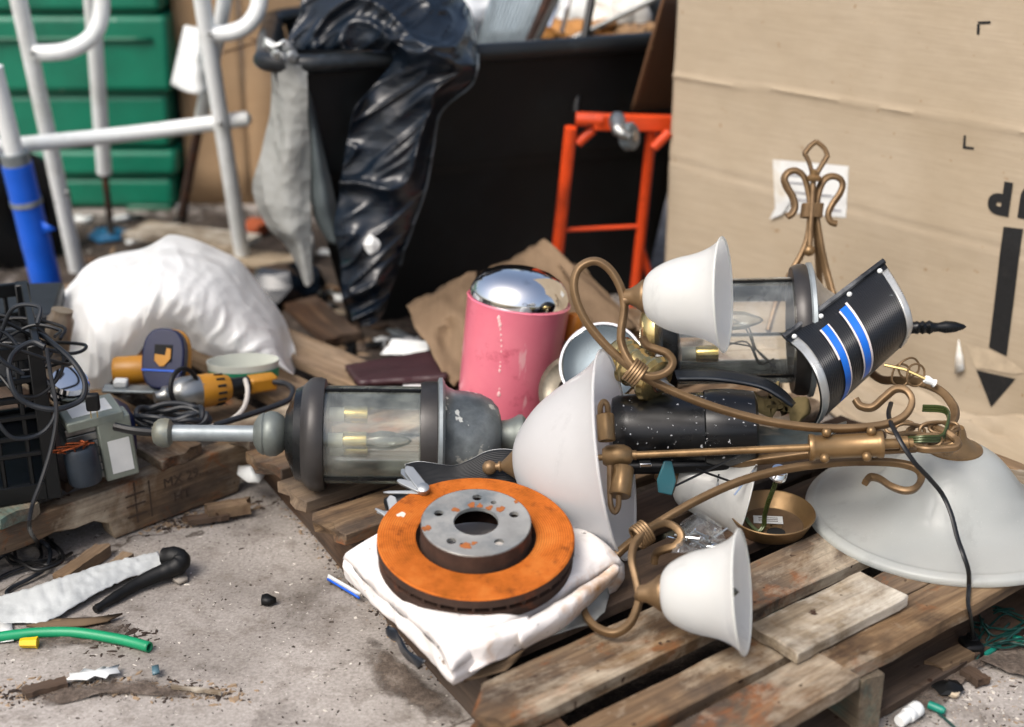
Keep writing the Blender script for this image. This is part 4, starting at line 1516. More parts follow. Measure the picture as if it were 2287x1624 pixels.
m = MB(); m.tube([neck, R0], 0.005, 10); m.tube([R0 + rax * 0.012, R1], 0.0058, 12); m.build('stem_rod', m_brass2, ch)
m = MB()
m.lathe([(0, -0.027), (0.012, -0.027), (0.0165, -0.02), (0.018, -0.006), (0.017, 0.006), (0.012, 0.015), (0.0075, 0.018), (0.0075, 0.024), (0, 0.024)], 24, frame(R0, rax))
m.build('socket_hub', m_brass2, ch)
def socket(p0, p1, r, hook):
    d = (p1 - p0)
    m = MB()
    m.lathe([(0, 0), (r * .9, 0), (r, 0.002), (r, d.length - 0.002), (r * .93, d.length), (r * .8, d.length), (r * .78, d.length - 0.012), (0, d.length - 0.012)], 24, frame(p0, d))
    o = m.build('lamp_socket', m_brass2, ch)
    m = MB()
    m.tube(crom(hook, 5), 0.0045, 8)
    m.build('socket_arm', m_brass, ch)
socket(A(1351, 925, 2.13), A(1355, 985, 2.12), 0.0135, [A(1341, 928, 2.125), A(1341, 908, 2.12), A(1348, 897, 2.12), A(1356, 905, 2.12), A(1358, 927, 2.125)])
socket(A(1384, 1108, 2.10), A(1392, 1045, 2.12), 0.0165, [A(1362, 1040, 2.11), A(1362, 1090, 2.105), A(1364, 1128, 2.1), A(1373, 1144, 2.1), A(1381, 1130, 2.1), A(1382, 1105, 2.1)])
m = MB()
m.lathe([(0, -0.056), (0.0195, -0.056), (0.0205, -0.052), (0.0195, -0.048), (0.018, -0.046), (0.018, 0.04), (0.0195, 0.043), (0.0205, 0.047), (0.0195, 0.051), (0, 0.051)], 40, frame(R1, rax))
m.build('hub_cylinder', m_brass2, ch)
for u, v, t in ((1846, 966, 2.088), (1946, 963, 2.088), (1842, 1024, 2.075), (1936, 1020, 2.075)):
    m = MB(); m.ball(A(u, v, t), 0.0072, 14); m.build('rivet', m_brass2, ch)
RE = A(2030, 990, 2.1)
m = MB(); m.tube([R1, RE], 0.008, 12); m.lathe([(0, 0), (0.011, 0), (0.011, 0.012), (0.007, 0.014), (0.007, 0.02), (0, 0.02)], 16, frame(A(2008, 991, 2.1), rax)); m.build('stem_rod', m_brass2, ch)
m = MB(); m.tube([A(1975, 1008, 2.11), A(2045, 1004, 2.115)], 0.005, 8); m.build('stem_rod', m_brass, ch)

# chain and loop heaped at the chandelier's top end
chn = thing('chain', 'heap of brass chain links and loops behind the large glass dome', 'chain', A(2080, 985, 2.2))
def link(c, d, up, L=0.045, w=0.02, r=0.0028, par=chn, nm='chain_link', mat=None):
    M_ = frame(c, up, d)
    pts = []
    for t in [tau * i / 20 for i in range(20)]:
        pts.append(M_ @ Vector((w / 2 * cos(t), L / 2 * math.copysign(abs(sin(t)) ** 0.7, sin(t)), 0)))
    m = MB()
    m.tube(pts, r, 7, closed=True)
    return m.build(nm, mat or m_brass, par)
for i, (u, v, t, d, up) in enumerate(((2010, 955, 2.16, (1, 0.1, 0.2), (0, -.6, 1)), (2032, 962, 2.15, (1, 0, -0.1), (0, -1, .3)), (2058, 962, 2.15, (1, .2, 0), (0, -.4, 1)), (2085, 958, 2.15, (1, 0, .1), (.2, -1, .4)), (2108, 955, 2.15, (1, .1, .1), (0, -.5, 1)), (2040, 980, 2.13, (1, .1, -.1), (0, -.6, .8)), (2070, 985, 2.13, (1, 0, .1), (0, -1, .2)), (2100, 978, 2.14, (1, .3, 0), (0, -.7, 1)), (2125, 985, 2.15, (.5, .1, 1), (.4, -1, .2)))):
    link(A(u, v, t), d, up)
m = MB()
m.tube(crom([A(2045, 1000, 2.12), A(2070, 1004, 2.11), A(2100, 1003, 2.11), A(2132, 1000, 2.11), A(2140, 990, 2.115), A(2132, 980, 2.13), A(2112, 966, 2.14), A(2085, 955, 2.16)], 5), 0.0055, 8, sq=.4)
m.build('loop_bar', m_brass, chn)
m_gwire = simple('olive_clear_wire', '#3f4a26', 0.3, 0.3, 0.3, 30, 0)
m = MB()
for k in range(3):
    o_ = Vector((0, 0, 0.004 * k))
    m.tube(crom([A(2010, 990, 2.14) + o_, A(2060, 986, 2.12) + o_, A(2100, 984, 2.13) + o_, A(2112, 965, 2.14) + o_, A(2118, 935, 2.16) + o_, A(2105, 920, 2.18) + o_, A(2060, 917, 2.2) + o_], 5), 0.0022, 6)
m.build('lamp_wire', m_gwire, chn)

# ------------------------------------------------------------------ second fixture: fleur crown with its curved legs
fx = thing('fleur_fixture', 'brass fleur shaped chandelier crown standing upright before the tall box', 'light fixture', S(1820, 760, 0.12))
T = 2.62
def farm(nm, pts, r=0.0043, asp=1.6, sq=.5):
    m = MB()
    m.tube(crom([A(u, v, T + d) for u, v, d in pts], 6), r, 12, sq=0.62 if sq else 0, aspect=asp, up=(0, 1, 0.3))
    return m.build(nm, m_brass, fx, ang=50)
farm('scroll', [(1757, 484, 0), (1768, 478, 0), (1775, 462, 0), (1770, 440, 0), (1756, 415, 0), (1752, 398, 0), (1762, 384, 0), (1780, 382, 0), (1796, 396, 0), (1806, 430, 0), (1810, 470, 0), (1806, 520, 0), (1794, 560, 0), (1768, 608, 0), (1740, 660, -.02), (1715, 740, -.04)])
farm('scroll', [(1869, 500, 0), (1855, 495, 0), (1850, 478, 0), (1860, 455, 0), (1876, 432, 0), (1882, 412, 0), (1874, 398, 0), (1855, 394, 0), (1838, 405, 0), (1826, 435, 0), (1822, 475, 0), (1828, 520, 0), (1836, 565, 0), (1848, 615, 0), (1870, 690, -.03), (1905, 780, -.1), (1958, 842, -.2), (2000, 850, -.26), (2048, 853, -.3), (2100, 873, -.33), (2128, 905, -.36), (2133, 930, -.38), (2122, 952, -.4)])
farm('diamond_top', [(1812, 400, 0), (1812, 380, 0), (1804, 356, 0), (1796, 343, 0)], 0.0036, 1.4)
farm('diamond_top', [(1796, 344, 0), (1810, 326, 0), (1824, 316, 0)], 0.0036, 1.4)
farm('diamond_top', [(1823, 316, 0), (1840, 330, 0), (1849, 348, 0)], 0.0036, 1.4)
farm('diamond_top', [(1849, 347, 0), (1836, 368, 0), (1826, 385, 0), (1822, 400, 0)], 0.0036, 1.4)
farm('centre_rod', [(1817, 380, -.01), (1815, 440, -.012), (1811, 500, -.014), (1808, 560, -.015)], 0.005, 1, 0)
m = MB()
m.ball(A(1807, 560, T - 0.015), 0.0105, 20)
m.build('finial_ball', m_brass2, fx)
m = MB()
m.lathe([(0, 0), (0.011, 0), (0.013, 0.003), (0.013, 0.008), (0.006, 0.012), (0.006, 0.02), (0, 0.022)], 20, frame(A(1817, 404, T - 0.012), (0, 0.1, 1)))
m.build('rod_collar', m_brass2, fx)
m = MB()
for k in range(8):
    c = A(1815 - k * 0.5, 457 + k * 3.9, T - 0.003)
    M_ = frame(c, CU)
    m.tube([M_ @ Vector((0.0185 * math.copysign(abs(cos(t)) ** .6, cos(t)), 0.0125 * math.copysign(abs(sin(t)) ** .6, sin(t)), 0)) for t in [tau * i / 20 for i in range(20)]], 0.0021, 6, closed=True)
m.build('wire_binding', m_brass, fx)
farm('rear_leg', [(1820, 490, .02), (1826, 560, .06), (1830, 640, .1), (1826, 720, .12), (1820, 800, .12)], 0.006, 1.3)
# rings and thin wire near its foot
for u, v, t, d in ((2030, 822, 2.3, (1, 0, .5)), (2012, 838, 2.3, (.3, .2, 1)), (2045, 838, 2.29, (.2, 0, 1))):
    link(A(u, v, t), d, (0.2, -1, .3), 0.036, 0.030, 0.0018, fx, 'wire_ring')
m = MB(); m.tube([A(1975, 815, 2.3), A(2020, 825, 2.29), A(2075, 850, 2.28)], 0.0026, 6); m.build('wire_end', m_oldbrass, fx)
m = MB(); m.lathe([(0, 0), (0.006, 0), (0.007, 0.004), (0.005, 0.013), (0.007, 0.018), (0, 0.018)], 12, frame(A(2066, 846, 2.28), (1, 0, -.5))); m.build('wire_nut', m_film, fx)

# ------------------------------------------------------------------ large glass dome on the right
DM = frame(S(2117, 1150, 0.124), Vector((-0.03, 0.0, 1)), (0, 1, 0))
dm = thing('dome_shade', 'large seeded grey glass lampshade set mouth down on the pallet', 'lampshade', M=DM)
dp = [(0.223, 0.0), (0.2245, 0.005), (0.2225, 0.011), (0.212, 0.0145), (0.205, 0.0135), (0.185, 0.0165), (0.16, 0.021), (0.138, 0.028), (0.122, 0.039), (0.108, 0.056), (0.092, 0.077), (0.074, 0.097), (0.055, 0.111), (0.042, 0.117), (0.034, 0.119)]
po = crom([Vector((r, 0, z)) for r, z in dp], 5)
m = MB()
m.lathe([(p.x, p.z) for p in po], 128)
m.build('glass', m_dome, dm, local=True, ang=180)
m = MB()
m.lathe([(0.001, 0.154), (0.012, 0.154), (0.016, 0.144), (0.018, 0.136), (0.034, 0.123), (0.043, 0.119), (0.044, 0.114), (0.001, 0.114)], 36)
m.build('brass_cap', m_brass2, dm, local=True)

# brass ceiling dish with wires
DI = frame(S(1722, 1178, 0.1225), Vector((-0.02, -0.06, 1)), (0, 1, 0))
di = thing('ceiling_canopy', 'round brass ceiling canopy dish with a white sticker and green wire', 'canopy dish', M=DI)
m = MB()
m.lathe([(0.002, 0.003), (0.012, 0.003), (0.046, 0.003), (0.052, 0.006), (0.0645, 0.028), (0.0665, 0.0295), (0.0675, 0.028), (0.055, 0.003), (0.05, 0.0), (0.010, 0.0), (0.010, 0.004)], 60)
m.build('dish', m_brass2, di, local=True)
m = MB()
m.lathe([(0.0165, 0.0040), (0.0475, 0.0040), (0.05, 0.0055)], 48)
m.build('dish_floor', simple('dull_brown_floor', '#5f4a34', 0.75, 0.1, 0.3, 30, 0.2), di, local=True)
m = MB()
m.lathe([(0, 0.0036), (0.0145, 0.0036)], 24, Matrix.Translation((0.004, -0.022, 0.001)))
m.build('centre_hole', m_void, di, local=True)
m = MB()
m.box((-0.004, 0.014, 0.0052), (0.046, 0.022, 0.0008), Matrix.Rotation(radians(-6), 4, 'Z'))
m.build('sticker', m_label, di, local=True)
m = MB()
for y in (0.019, 0.014, 0.009):
    m.box((-0.004, y, 0.0058), (0.03, 0.0012, 0.0004), Matrix.Rotation(radians(-6), 4, 'Z'))
m.build('sticker_print', m_stamp, di, local=True)
m = MB()
for k in range(2):
    o_ = Vector((0.003 * k, 0, 0))
    m.tube(crom([S(1732, 1064, 0.235) + o_, S(1728, 1085, 0.215) + o_, S(1716, 1115, .19) + o_, S(1706, 1150, .155) + o_, S(1704, 1172, .137) + o_, S(1694, 1186, .128) + o_, S(1682, 1180, .131) + o_, S(1670, 1168, .137) + o_, S(1663, 1156, .145) + o_], 6), 0.0024, 7)
m.build('lamp_wire', m_gwire, di)
m = MB()
m.lathe([(0, 0), (0.013, 0), (0.013, 0.003), (0.0115, 0.005), (0.013, 0.007), (0.0115, 0.009), (0.013, 0.011), (0.0115, 0.013), (0.012, 0.016), (0, 0.016)], 24, frame(S(1737, 1066, 0.23), Vector((0.1, -0.3, 1))))
m.build('threaded_collar', m_chrome, di)

# ------------------------------------------------------------------ lanterns
m_lantern = simple('lantern_grey_brown', '#3d3b3a', 0.4, 0.4, 0.3, 9, 0.1, dirt='#2b2a2a', dirt_amt=0.4)
m_lant_dark = simple('lantern_black', '#16181a', 0.28, 0.4, 0.3, 12, 0.08, dirt='#3a3c3c', dirt_amt=0.3)
m_lant_dome = simple('lantern_worn_dome', '#7c8385', 0.4, 0.45, 0.45, 10, 0.08, dirt='#383e42', dirt_amt=0.4, spots='#c3c4bd', spot_thr=0.615, spot_scale=30)
m_lant_knob = simple('lantern_knob', '#6e7470', 0.5, 0.45, 0.25, 14, 0.15, dirt='#8b8368', dirt_amt=0.3)
m_glass = clear('lantern_glass', (0.96, 0.98, 0.93, 1), 1.9, 0.04, '#dfe6dc')
m_glass2 = clear('lantern_glass_clear', (0.97, 0.98, 0.98, 1), 1.8, 0.04, '#e2e8e6')
m_socket = brass('candle_brass', '#c9b36a', 0.2, '#7d6d3c', 0.8)
m_candle = simple('candle_sleeve', '#cfcdb8', 0.5, 0, 0.15, 14, 0.05)

def lantern(P0, P1, label, rad, spec):
    """P0 ring centre, P1 far ring centre: the glass drum lies between them"""
    ax = (P1 - P0)
    L = ax.length
    ax.normalize()
    M_ = frame(P0, ax)
    t = thing('lantern', label, 'lantern', M=M_)
    gl = MB()
    gr = rad * 0.86
    gl.lathe([(gr, 0.004), (gr, L - 0.004)], 48)
    gl.build('glass', spec['glass'], t, local=True)
    for a in (1.66, 1.66 + tau / 3, 1.66 + 2 * tau / 3):
        m = MB()
        m.box((gr * cos(a) * 1.02, gr * sin(a) * 1.02, L / 2), (0.005, 0.005, L))
        m.build('glass_bar', m_lant_dark, t, local=True)
    for k in range(3):
        a = spec.get('rot', 0) + tau * k / 3
        x, y = rad * 0.36 * cos(a), rad * 0.36 * sin(a)
        m = MB()
        m.lathe([(0, 0.01), (0.012, 0.01), (0.012, 0.035), (0.0, 0.035)], 16, Matrix.Translation((x, y, 0)))
        m.build('candle_sleeve', m_candle, t, local=True)
        m = MB()
        m.lathe([(0, 0.034), (0.0135, 0.034), (0.0145, 0.038), (0.0145, 0.072), (0.0125, 0.072), (0.0125, 0.06), (0, 0.06)], 20, Matrix.Translation((x, y, 0)))
        m.build('candle_socket', m_socket, t, local=True)
        if k == 1:
            m = MB()
            m.lathe([(0.006, 0.05), (0.009, 0.07), (0.0165, 0.095), (0.015, 0.115), (0.006, 0.14), (0, 0.147)], 16, Matrix.Translation((x, y, 0)))
            m.build('bulb', clear_bulb, t, local=True)
    for nm, prof, mt in spec['lathes'](L, rad):
        m = MB()
        m.lathe(prof, 56)
        m.build(nm, mt, t, local=True, ang=35)
    return t, M_

def lan1(L, r):
    return [
        ('base_ring', [(r * .8, 0.006), (r * .97, 0.004), (r, -0.004), (r, -0.016), (r * .97, -0.022), (r * .9, -0.028), (r * .86, -0.032)], m_lantern),
        ('base_cap', [(r * .86, -0.032), (r * .8, -0.044), (r * .6, -0.052), (r * .42, -0.06), (r * .3, -0.062), (0, -0.062)], m_lant_dark),
        ('inner_plate', [(0, 0.009), (r * .84, 0.009)], m_lantern),
        ('knob', [(0, -0.06), (0.022, -0.06), (0.03, -0.066), (0.0365, -0.076), (0.0375, -0.086), (0.036, -0.092), (0.034, -0.095), (0.035, -0.098), (0.030, -0.106), (0.018, -0.113), (0, -0.113)], m_lant_knob),
        ('mounting_rod', [(0, -0.105), (0.0135, -0.105), (0.0135, -0.252), (0, -0.252)], m_galv),
        ('end_knob', [(0, -0.243), (0.016, -0.245), (0.023, -0.25), (0.0245, -0.258), (0.0225, -0.268), (0.017, -0.275), (0.008, -0.278), (0, -0.278)], m_lant_knob),
        ('top_ring', [(r * .8, L - 0.006), (r * .93, L - 0.004), (r * .95, L + 0.004), (r * .95, L + 0.022), (r * .98, L + 0.024)], m_lantern),
        ('rim_edge', [(r * .97, L + 0.0235), (r * 1.02, L + 0.0255), (r * 1.02, L + 0.031), (r * .95, L + 0.035)], m_galv),
        ('dome_cap', [(r * .93, L + 0.034), (r * .86, L + 0.04), (r * .8, L + 0.052), (r * .79, L + 0.072), (r * .74, L + 0.095), (r * .64, L + 0.113), (r * .5, L + 0.124), (r * .36, L + 0.128), (0, L + 0.128)], m_lant_dome),
        ('neck', [(0, L + 0.126), (0.026, L + 0.126), (0.027, L + 0.14), (0.031, L + 0.15), (0.036, L + 0.158), (0.036, L + 0.164), (0.03, L + 0.170), (0.018, L + 0.174), (0.015, L + 0.18), (0, L + 0.18)], m_lant_knob),
        ('finial_rod', [(0, L + 0.178), (0.0065, L + 0.178), (0.0065, L + 0.24), (0, L + 0.24)], m_galv),
    ]
l1a, l1b = S(722, 970, 0.213), S(945, 972, 0.207)
lan, LM = lantern(l1a, l1b, 'grey brown carriage lantern lying on its side behind the brake disc', 0.094, {'glass': m_glass, 'lathes': lan1, 'rot': 0.9})
m = MB()
m.tube(crom([LM @ Vector((0, 0, -0.27)), LM @ Vector((0.0, 0.004, -0.31)), LM @ Vector((0.01, 0.006, -0.34))], 4), 0.007, 8)
m.build('cord_strain_relief', m_cable, lan)

def lan2(L, r):
    return [
        ('base_ring', [(r * .8, 0.004), (r * .98, 0.002), (r * 1.0, -0.006), (r * .98, -0.022), (r * .7, -0.03), (r * .4, -0.036)], m_lant_dark),
        ('base_cap', [(r * .45, -0.034), (r * .42, -0.046), (r * .34, -0.056), (r * .2, -0.06), (0, -0.06)], m_oldbrass),
        ('inner_plate', [(0, 0.007), (r * .84, 0.007)], m_lantern),
        ('top_ring', [(r * .8, L - 0.006), (r * 1.02, L - 0.004), (r * 1.06, L + 0.004), (r * 1.07, L + 0.016), (r * 1.05, L + 0.022)], m_lantern),
        ('rim_edge', [(r * 1.05, L + 0.02), (r * 1.09, L + 0.023), (r * 1.09, L + 0.029), (r * 1.03, L + 0.031)], m_galv),
        ('dome_cap', [(r * 1.05, L + 0.030), (r * .86, L + 0.038), (r * .68, L + 0.052), (r * .55, L + 0.072), (r * .48, L + 0.095), (r * .42, L + 0.12), (r * .3, L + 0.14), (r * .15, L + 0.15), (0, L + 0.15)], simple('silver_grey_dome', '#b4b1aa', 0.4, 0.5, 0.18, 10, 0.08, dirt='#8d8a82', dirt_amt=0.3)),
        ('finial', [(0, L + 0.148), (0.014, L + 0.148), (0.012, L + 0.17), (0.010, L + 0.20), (0.0115, L + 0.204), (0.009, L + 0.208), (0.0115, L + 0.213), (0.009, L + 0.218), (0.012, L + 0.224), (0.0085, L + 0.23), (0.0075, L + 0.238), (0.0105, L + 0.25), (0.009, L + 0.266), (0.004, L + 0.280), (0, L + 0.285)], m_lant_dark),
    ]
l2a, l2b = A(1508, 742, 2.42), A(1772, 737, 2.40)
lant2, LM2 = lantern(l2a, l2b, 'clear glass lantern with silver grey dome lying behind the upper white shade', 0.104, {'glass': m_glass2, 'lathes': lan2, 'rot': 0.2})
# loose wires inside the glass
m = MB()
for k in range(4):
    m.tube(crom([LM2 @ Vector((0.03 * cos(k), 0.03 * sin(k * 2), 0.08)), LM2 @ Vector((0.02 * sin(k * 3), -0.01 + 0.02 * cos(k), 0.12)), LM2 @ Vector((0.04 * cos(k * 2), -0.05, 0.14)), LM2 @ Vector((0.05 * sin(k), -0.07, 0.17))], 5), 0.0016, 5)
m.build('inner_wire', m_cable, lant2)
# mounting strap under it
rows = [[A(1506, 826, 2.33), A(1600, 824, 2.30), A(1700, 842, 2.28), A(1750, 870, 2.27), A(1778, 900, 2.27)],
        [A(1512, 846, 2.30), A(1600, 847, 2.27), A(1695, 862, 2.25), A(1742, 885, 2.24), A(1772, 906, 2.24)]]
m = MB()
m.grid(40, 4, patch(rows, 40, 4))
m.build('mounting_strap', simple('slate_steel', '#2b3036', 0.4, 0.5, 0.25, 10, 0.1, dirt='#4d5358', dirt_amt=0.3), lant2, solid=0.005)
# ------------------------------------------------------------------ pink canister with chrome lid
m_pink = NT('pink_enamel')
v_ = m_pink.coord(rnd=False)
pc = m_pink.mix(m_pink.thr(m_pink.noise(v_, 8, 5), 0.35, 0.75), hexc('#e07d8c'), hexc('#d3637a'))
pc = m_pink.mix(m_pink.thr(m_pink.noise(v_, 14, 8, 0.75), 0.58, 0.72), pc, hexc('#b24a5c'))
pc = m_pink.mix(m_pink.thr(m_pink.noise(m_pink.coord((30, 30, 6), rnd=False), 1.0, 5, 0.6), 0.66, 0.7), pc, hexc('#e3a3a8'))
m_pink.set(Base_Color=pc, Roughness=0.28, Coat_Weight=0.5, Coat_Roughness=0.15)
m_pink = m_pink.m
pb_ = S(1124, 925, 0.125)
Mp = frame(pb_, Vector((0.13, 0.07, 1)), (0, 1, 0))
pk = thing('canister', 'pink enamel canister with a domed chrome lid', 'canister', M=Mp)
m = MB()
m.lathe([(0, 0.004), (0.083, 0.004), (0.083, 0.010), (0.087, 0.012), (0.0935, 0.218), (0.0945, 0.222), (0.0925, 0.224), (0.088, 0.222), (0.086, 0.21), (0.0, 0.21)], 64)
m.build('body', m_pink, pk, local=True)
m = MB()
m.lathe([(0, 0), (0.087, 0), (0.0885, 0.003), (0.0885, 0.011), (0.086, 0.013), (0, 0.013)], 48)
m.build('base_ring', m_black, pk, local=True)
m = MB()
m.lathe([(0.0895, 0.214), (0.0895, 0.232), (0.0885, 0.237), (0.083, 0.250), (0.071, 0.263), (0.053, 0.273), (0.030, 0.279), (0.0, 0.281)], 64)
m.build('lid', m_chrome, pk, local=True)
m_drip = simple('dried_paint_drip', '#e7b6b4', 0.6, 0, 0.1, 30, 0.1)
m = MB()
for i, (an, z, s) in enumerate(((-112, .208, 3), (-111, .202, 2.6), (-109.5, .196, 3), (-108.5, .188, 1.6), (-107, .178, 1.6), (-106, .168, 1.5), (-105, .158, 1.5), (-104.5, .148, 1.2), (-104, .128, 1.2), (-103.5, .12, 1.8), (-103.5, .112, 2.2), (-101, .078, 1.4), (-101, .068, 3.2))):
    a = radians(an)
    r = 0.087 + 0.0065 * z / 0.21
    Md = Matrix.Translation((r * cos(a), r * sin(a), z)) @ Matrix.Rotation(a, 4, 'Z') @ Matrix.Diagonal((0.3, 1, 1.6, 1))
    m.ball((0, 0, 0), s * 0.001, 8, Md)
m.build('paint_drip', m_drip, pk, local=True)

# ------------------------------------------------------------------ black scuffed speaker drum behind the rod
ra0, ra1 = A(1378, 962, 2.26), A(1690, 955, 2.24)
Mr = frame(ra0, ra1 - ra0)
Lr = (ra1 - ra0).length
rd = thing('speaker_drum', 'black scuffed plastic drum lying behind the chandelier rod', 'plastic drum', M=Mr)
m = MB()
m.lathe([(0, -0.012), (0.03, -0.012), (0.052, -0.006), (0.0565, 0.004), (0.0575, 0.02), (0.0575, Lr * .62)], 48)
m.build('shell', m_black_gloss, rd, local=True)
m = MB()
m.lathe([(0.0575, Lr * .62), (0.0605, Lr * .63), (0.0625, Lr * .68), (0.0625, Lr * .8), (0.058, Lr * .98), (0.05, Lr), (0, Lr)], 48)
m.build('end_shell', m_black_gloss, rd, local=True)
m = MB()
m.box((0, 0, 0), (0.018, 0.012, 0.006), axes(A(1441, 1036, 2.19), (1, 0.05, 0.02)))
m.build('port', m_chrome, rd, bevel=0.001)
m = MB()
m.box((0, 0, 0), (0.17, 0.09, 0.02), axes(A(1500, 1020, 2.26), (1, 0.05, 0)))
m.build('base_plate', m_black, rd, bevel=0.006)

# ------------------------------------------------------------------ black ribbed shell with blue stripes
sh = thing('ribbed_shell', 'curved black ribbed housing with two blue stripes and chrome edges', 'housing', A(1890, 930, 2.2))
m_shell = NT('ribbed_black_shell')
tcn = m_shell.n('TexCoord')
sx = m_shell.n('SeparateXYZ')
m_shell.l(tcn.outputs['UV'], sx.inputs[0])
wv = m_shell.n('Math', operation='MULTIPLY'); wv.inputs[1].default_value = 55 * tau
m_shell.l(sx.outputs[0], wv.inputs[0])
sn = m_shell.n('Math', operation='SINE')
m_shell.l(wv.outputs[0], sn.inputs[0])
v_ = m_shell.coord(rnd=False)
scr = m_shell.noise(m_shell.coord((25, 25, 160), rnd=False), 1.0, 4, 0.6)
colr = m_shell.mix(m_shell.thr(scr, 0.70, 0.74), hexc('#0b0e13'), hexc('#8d9092'))
m_shell.set(Base_Color=colr, Roughness=0.38, Normal=m_shell.bump(sn.outputs[0], 0.35, 0.0012))
m_shell = m_shell.m
m_blue = simple('blue_stripe', '#0d62c4', 0.4, 0, 0.1, 10, 0.03)
m_pale = simple('pale_stripe', '#cfc6c4', 0.5, 0, 0.1, 10, 0.03)
arcL = [(0, 0, 0), (38, 32, -.045), (66, 75, -.075), (80, 122, -.07), (80, 160, -.045), (66, 192, -.005)]
arcR = [(0, 0, 0), (28, 45, -.04), (50, 88, -.062), (60, 125, -.06), (58, 150, -.04), (44, 178, -.005)]
aL = crom([Vector(p) for p in arcL], 8)
aR = crom([Vector(p) for p in arcR], 8)
aL, aR = resample(aL, 41), resample(aR, 41)
def shell_pt(a, b, off=0.0):
    i = min(40, max(0, b * 40)); k = min(39, int(i)); fr = i - k
    l = aL[k].lerp(aL[k + 1], fr); r = aR[k].lerp(aR[k + 1], fr)
    pl = (1752 + l.x, 757 + l.y, 2.29 + l.z)
    pr = (1975 + r.x, 587 + r.y, 2.33 + r.z)
    q = A(pl[0] + (pr[0] - pl[0]) * a, pl[1] + (pr[1] - pl[1]) * a, pl[2] + (pr[2] - pl[2]) * a)
    if off:
        h = 0.02
        b0, b1 = max(0, b - h), min(1, b + h)
        nn = (shell_pt(a + h, b) - shell_pt(a - h, b)).cross(shell_pt(a, b1) - shell_pt(a, b0)).normalized()
        mid = shell_pt(a, 0.0).lerp(shell_pt(a, 1.0), 0.5) + CF * 0.03
        if nn.dot(q - mid) < 0:
            nn = -nn
        q = q + nn * off
    return q
m = MB(); m.grid(60, 40, lambda a, b: shell_pt(a, b)); m.build('shell', m_shell, sh, solid=0.004, offset=0)
for a0, a1 in ((0.0, 0.075), (0.935, 0.995)):
    m = MB(); m.grid(4, 36, lambda a, b: shell_pt(a0 + (a1 - a0) * a, 0.09 + 0.9 * b, 0.004)); m.build('chrome_edge', simple('worn_chrome', '#c2c4c2', 0.3, 0.5, 0.15, 12, 0.05, dirt='#8c8a85'), sh, solid=0.002)
for a0, a1, b0, b1, mt in ((0.255, 0.315, 0.17, 0.97, m_blue), (0.235, 0.253, 0.17, 0.52, m_pale), (0.317, 0.33, 0.17, 0.95, m_pale), (0.475, 0.54, 0.13, 0.9, m_blue), (0.457, 0.473, 0.14, 0.9, m_pale), (0.542, 0.562, 0.11, 0.9, m_pale)):
    m = MB(); m.grid(2, 36, lambda a, b: shell_pt(a0 + (a1 - a0) * a, b0 + (b1 - b0) * b, 0.0034)); m.build('stripe', mt, sh)
m = MB(); m.tube([shell_pt(i / 10, 0.0, 0.004) for i in range(11)], 0.005, 8); m.build('folded_edge', simple('worn_edge', '#14181d', 0.4, 0, 0.3, 10, 0.1, dirt='#8e9092', dirt_amt=0.35), sh)
for a in (0.06, 0.33, 0.62, 0.93):
    m = MB(); m.ball(shell_pt(a, 0.06, 0.003), 0.0045, 12); m.build('rivet', m_paper, sh)

# ------------------------------------------------------------------ things among the pile
rows = [[A(905, 1040, 2.21), A(940, 1034, 2.22), A(1010, 1043, 2.23), A(1050, 1030, 2.23), A(1085, 1012, 2.23), A(1120, 1006, 2.23), A(1160, 1010, 2.23), A(1200, 1018, 2.22)],
        [A(905, 1060, 2.19), A(945, 1065, 2.2), A(1010, 1075, 2.2), A(1060, 1070, 2.2), A(1090, 1060, 2.2), A(1130, 1055, 2.2), A(1170, 1060, 2.2), A(1210, 1070, 2.19)],
        [A(915, 1090, 2.17), A(950, 1100, 2.17), A(1010, 1112, 2.18), A(1060, 1114, 2.18), A(1100, 1112, 2.18), A(1140, 1114, 2.18), A(1180, 1120, 2.18), A(1220, 1125, 2.17)]]
fnr = patch(rows, 70, 16)
m_ribr = NT('ribbed_rubber')
tcn = m_ribr.n('TexCoord'); sx = m_ribr.n('SeparateXYZ'); m_ribr.l(tcn.outputs['UV'], sx.inputs[0])
mu = m_ribr.n('Math', operation='MULTIPLY'); mu.inputs[1].default_value = 24 * tau; m_ribr.l(sx.outputs[1], mu.inputs[0])
sn = m_ribr.n('Math', operation='SINE'); m_ribr.l(mu.outputs[0], sn.inputs[0])
m_ribr.set(Base_Color=hexc('#08090a'), Roughness=0.5, Normal=m_ribr.bump(sn.outputs[0], 0.5, 0.0015))
m_ribr = m_ribr.m
rs = thing('rubber_mat', 'wavy black ribbed rubber strip with a pale edge behind the brake disc', 'rubber strip', A(1060, 1100, 2.12))
m = MB(); m.grid(70, 16, fnr); m.build('strip', m_ribr, rs, solid=0.003)
m = MB(); m.tube([fnr(i / 70, 0) + Vector((0, 0, 0.001)) for i in range(71)], 0.0016, 6); m.build('pale_edge', m_paper, rs)

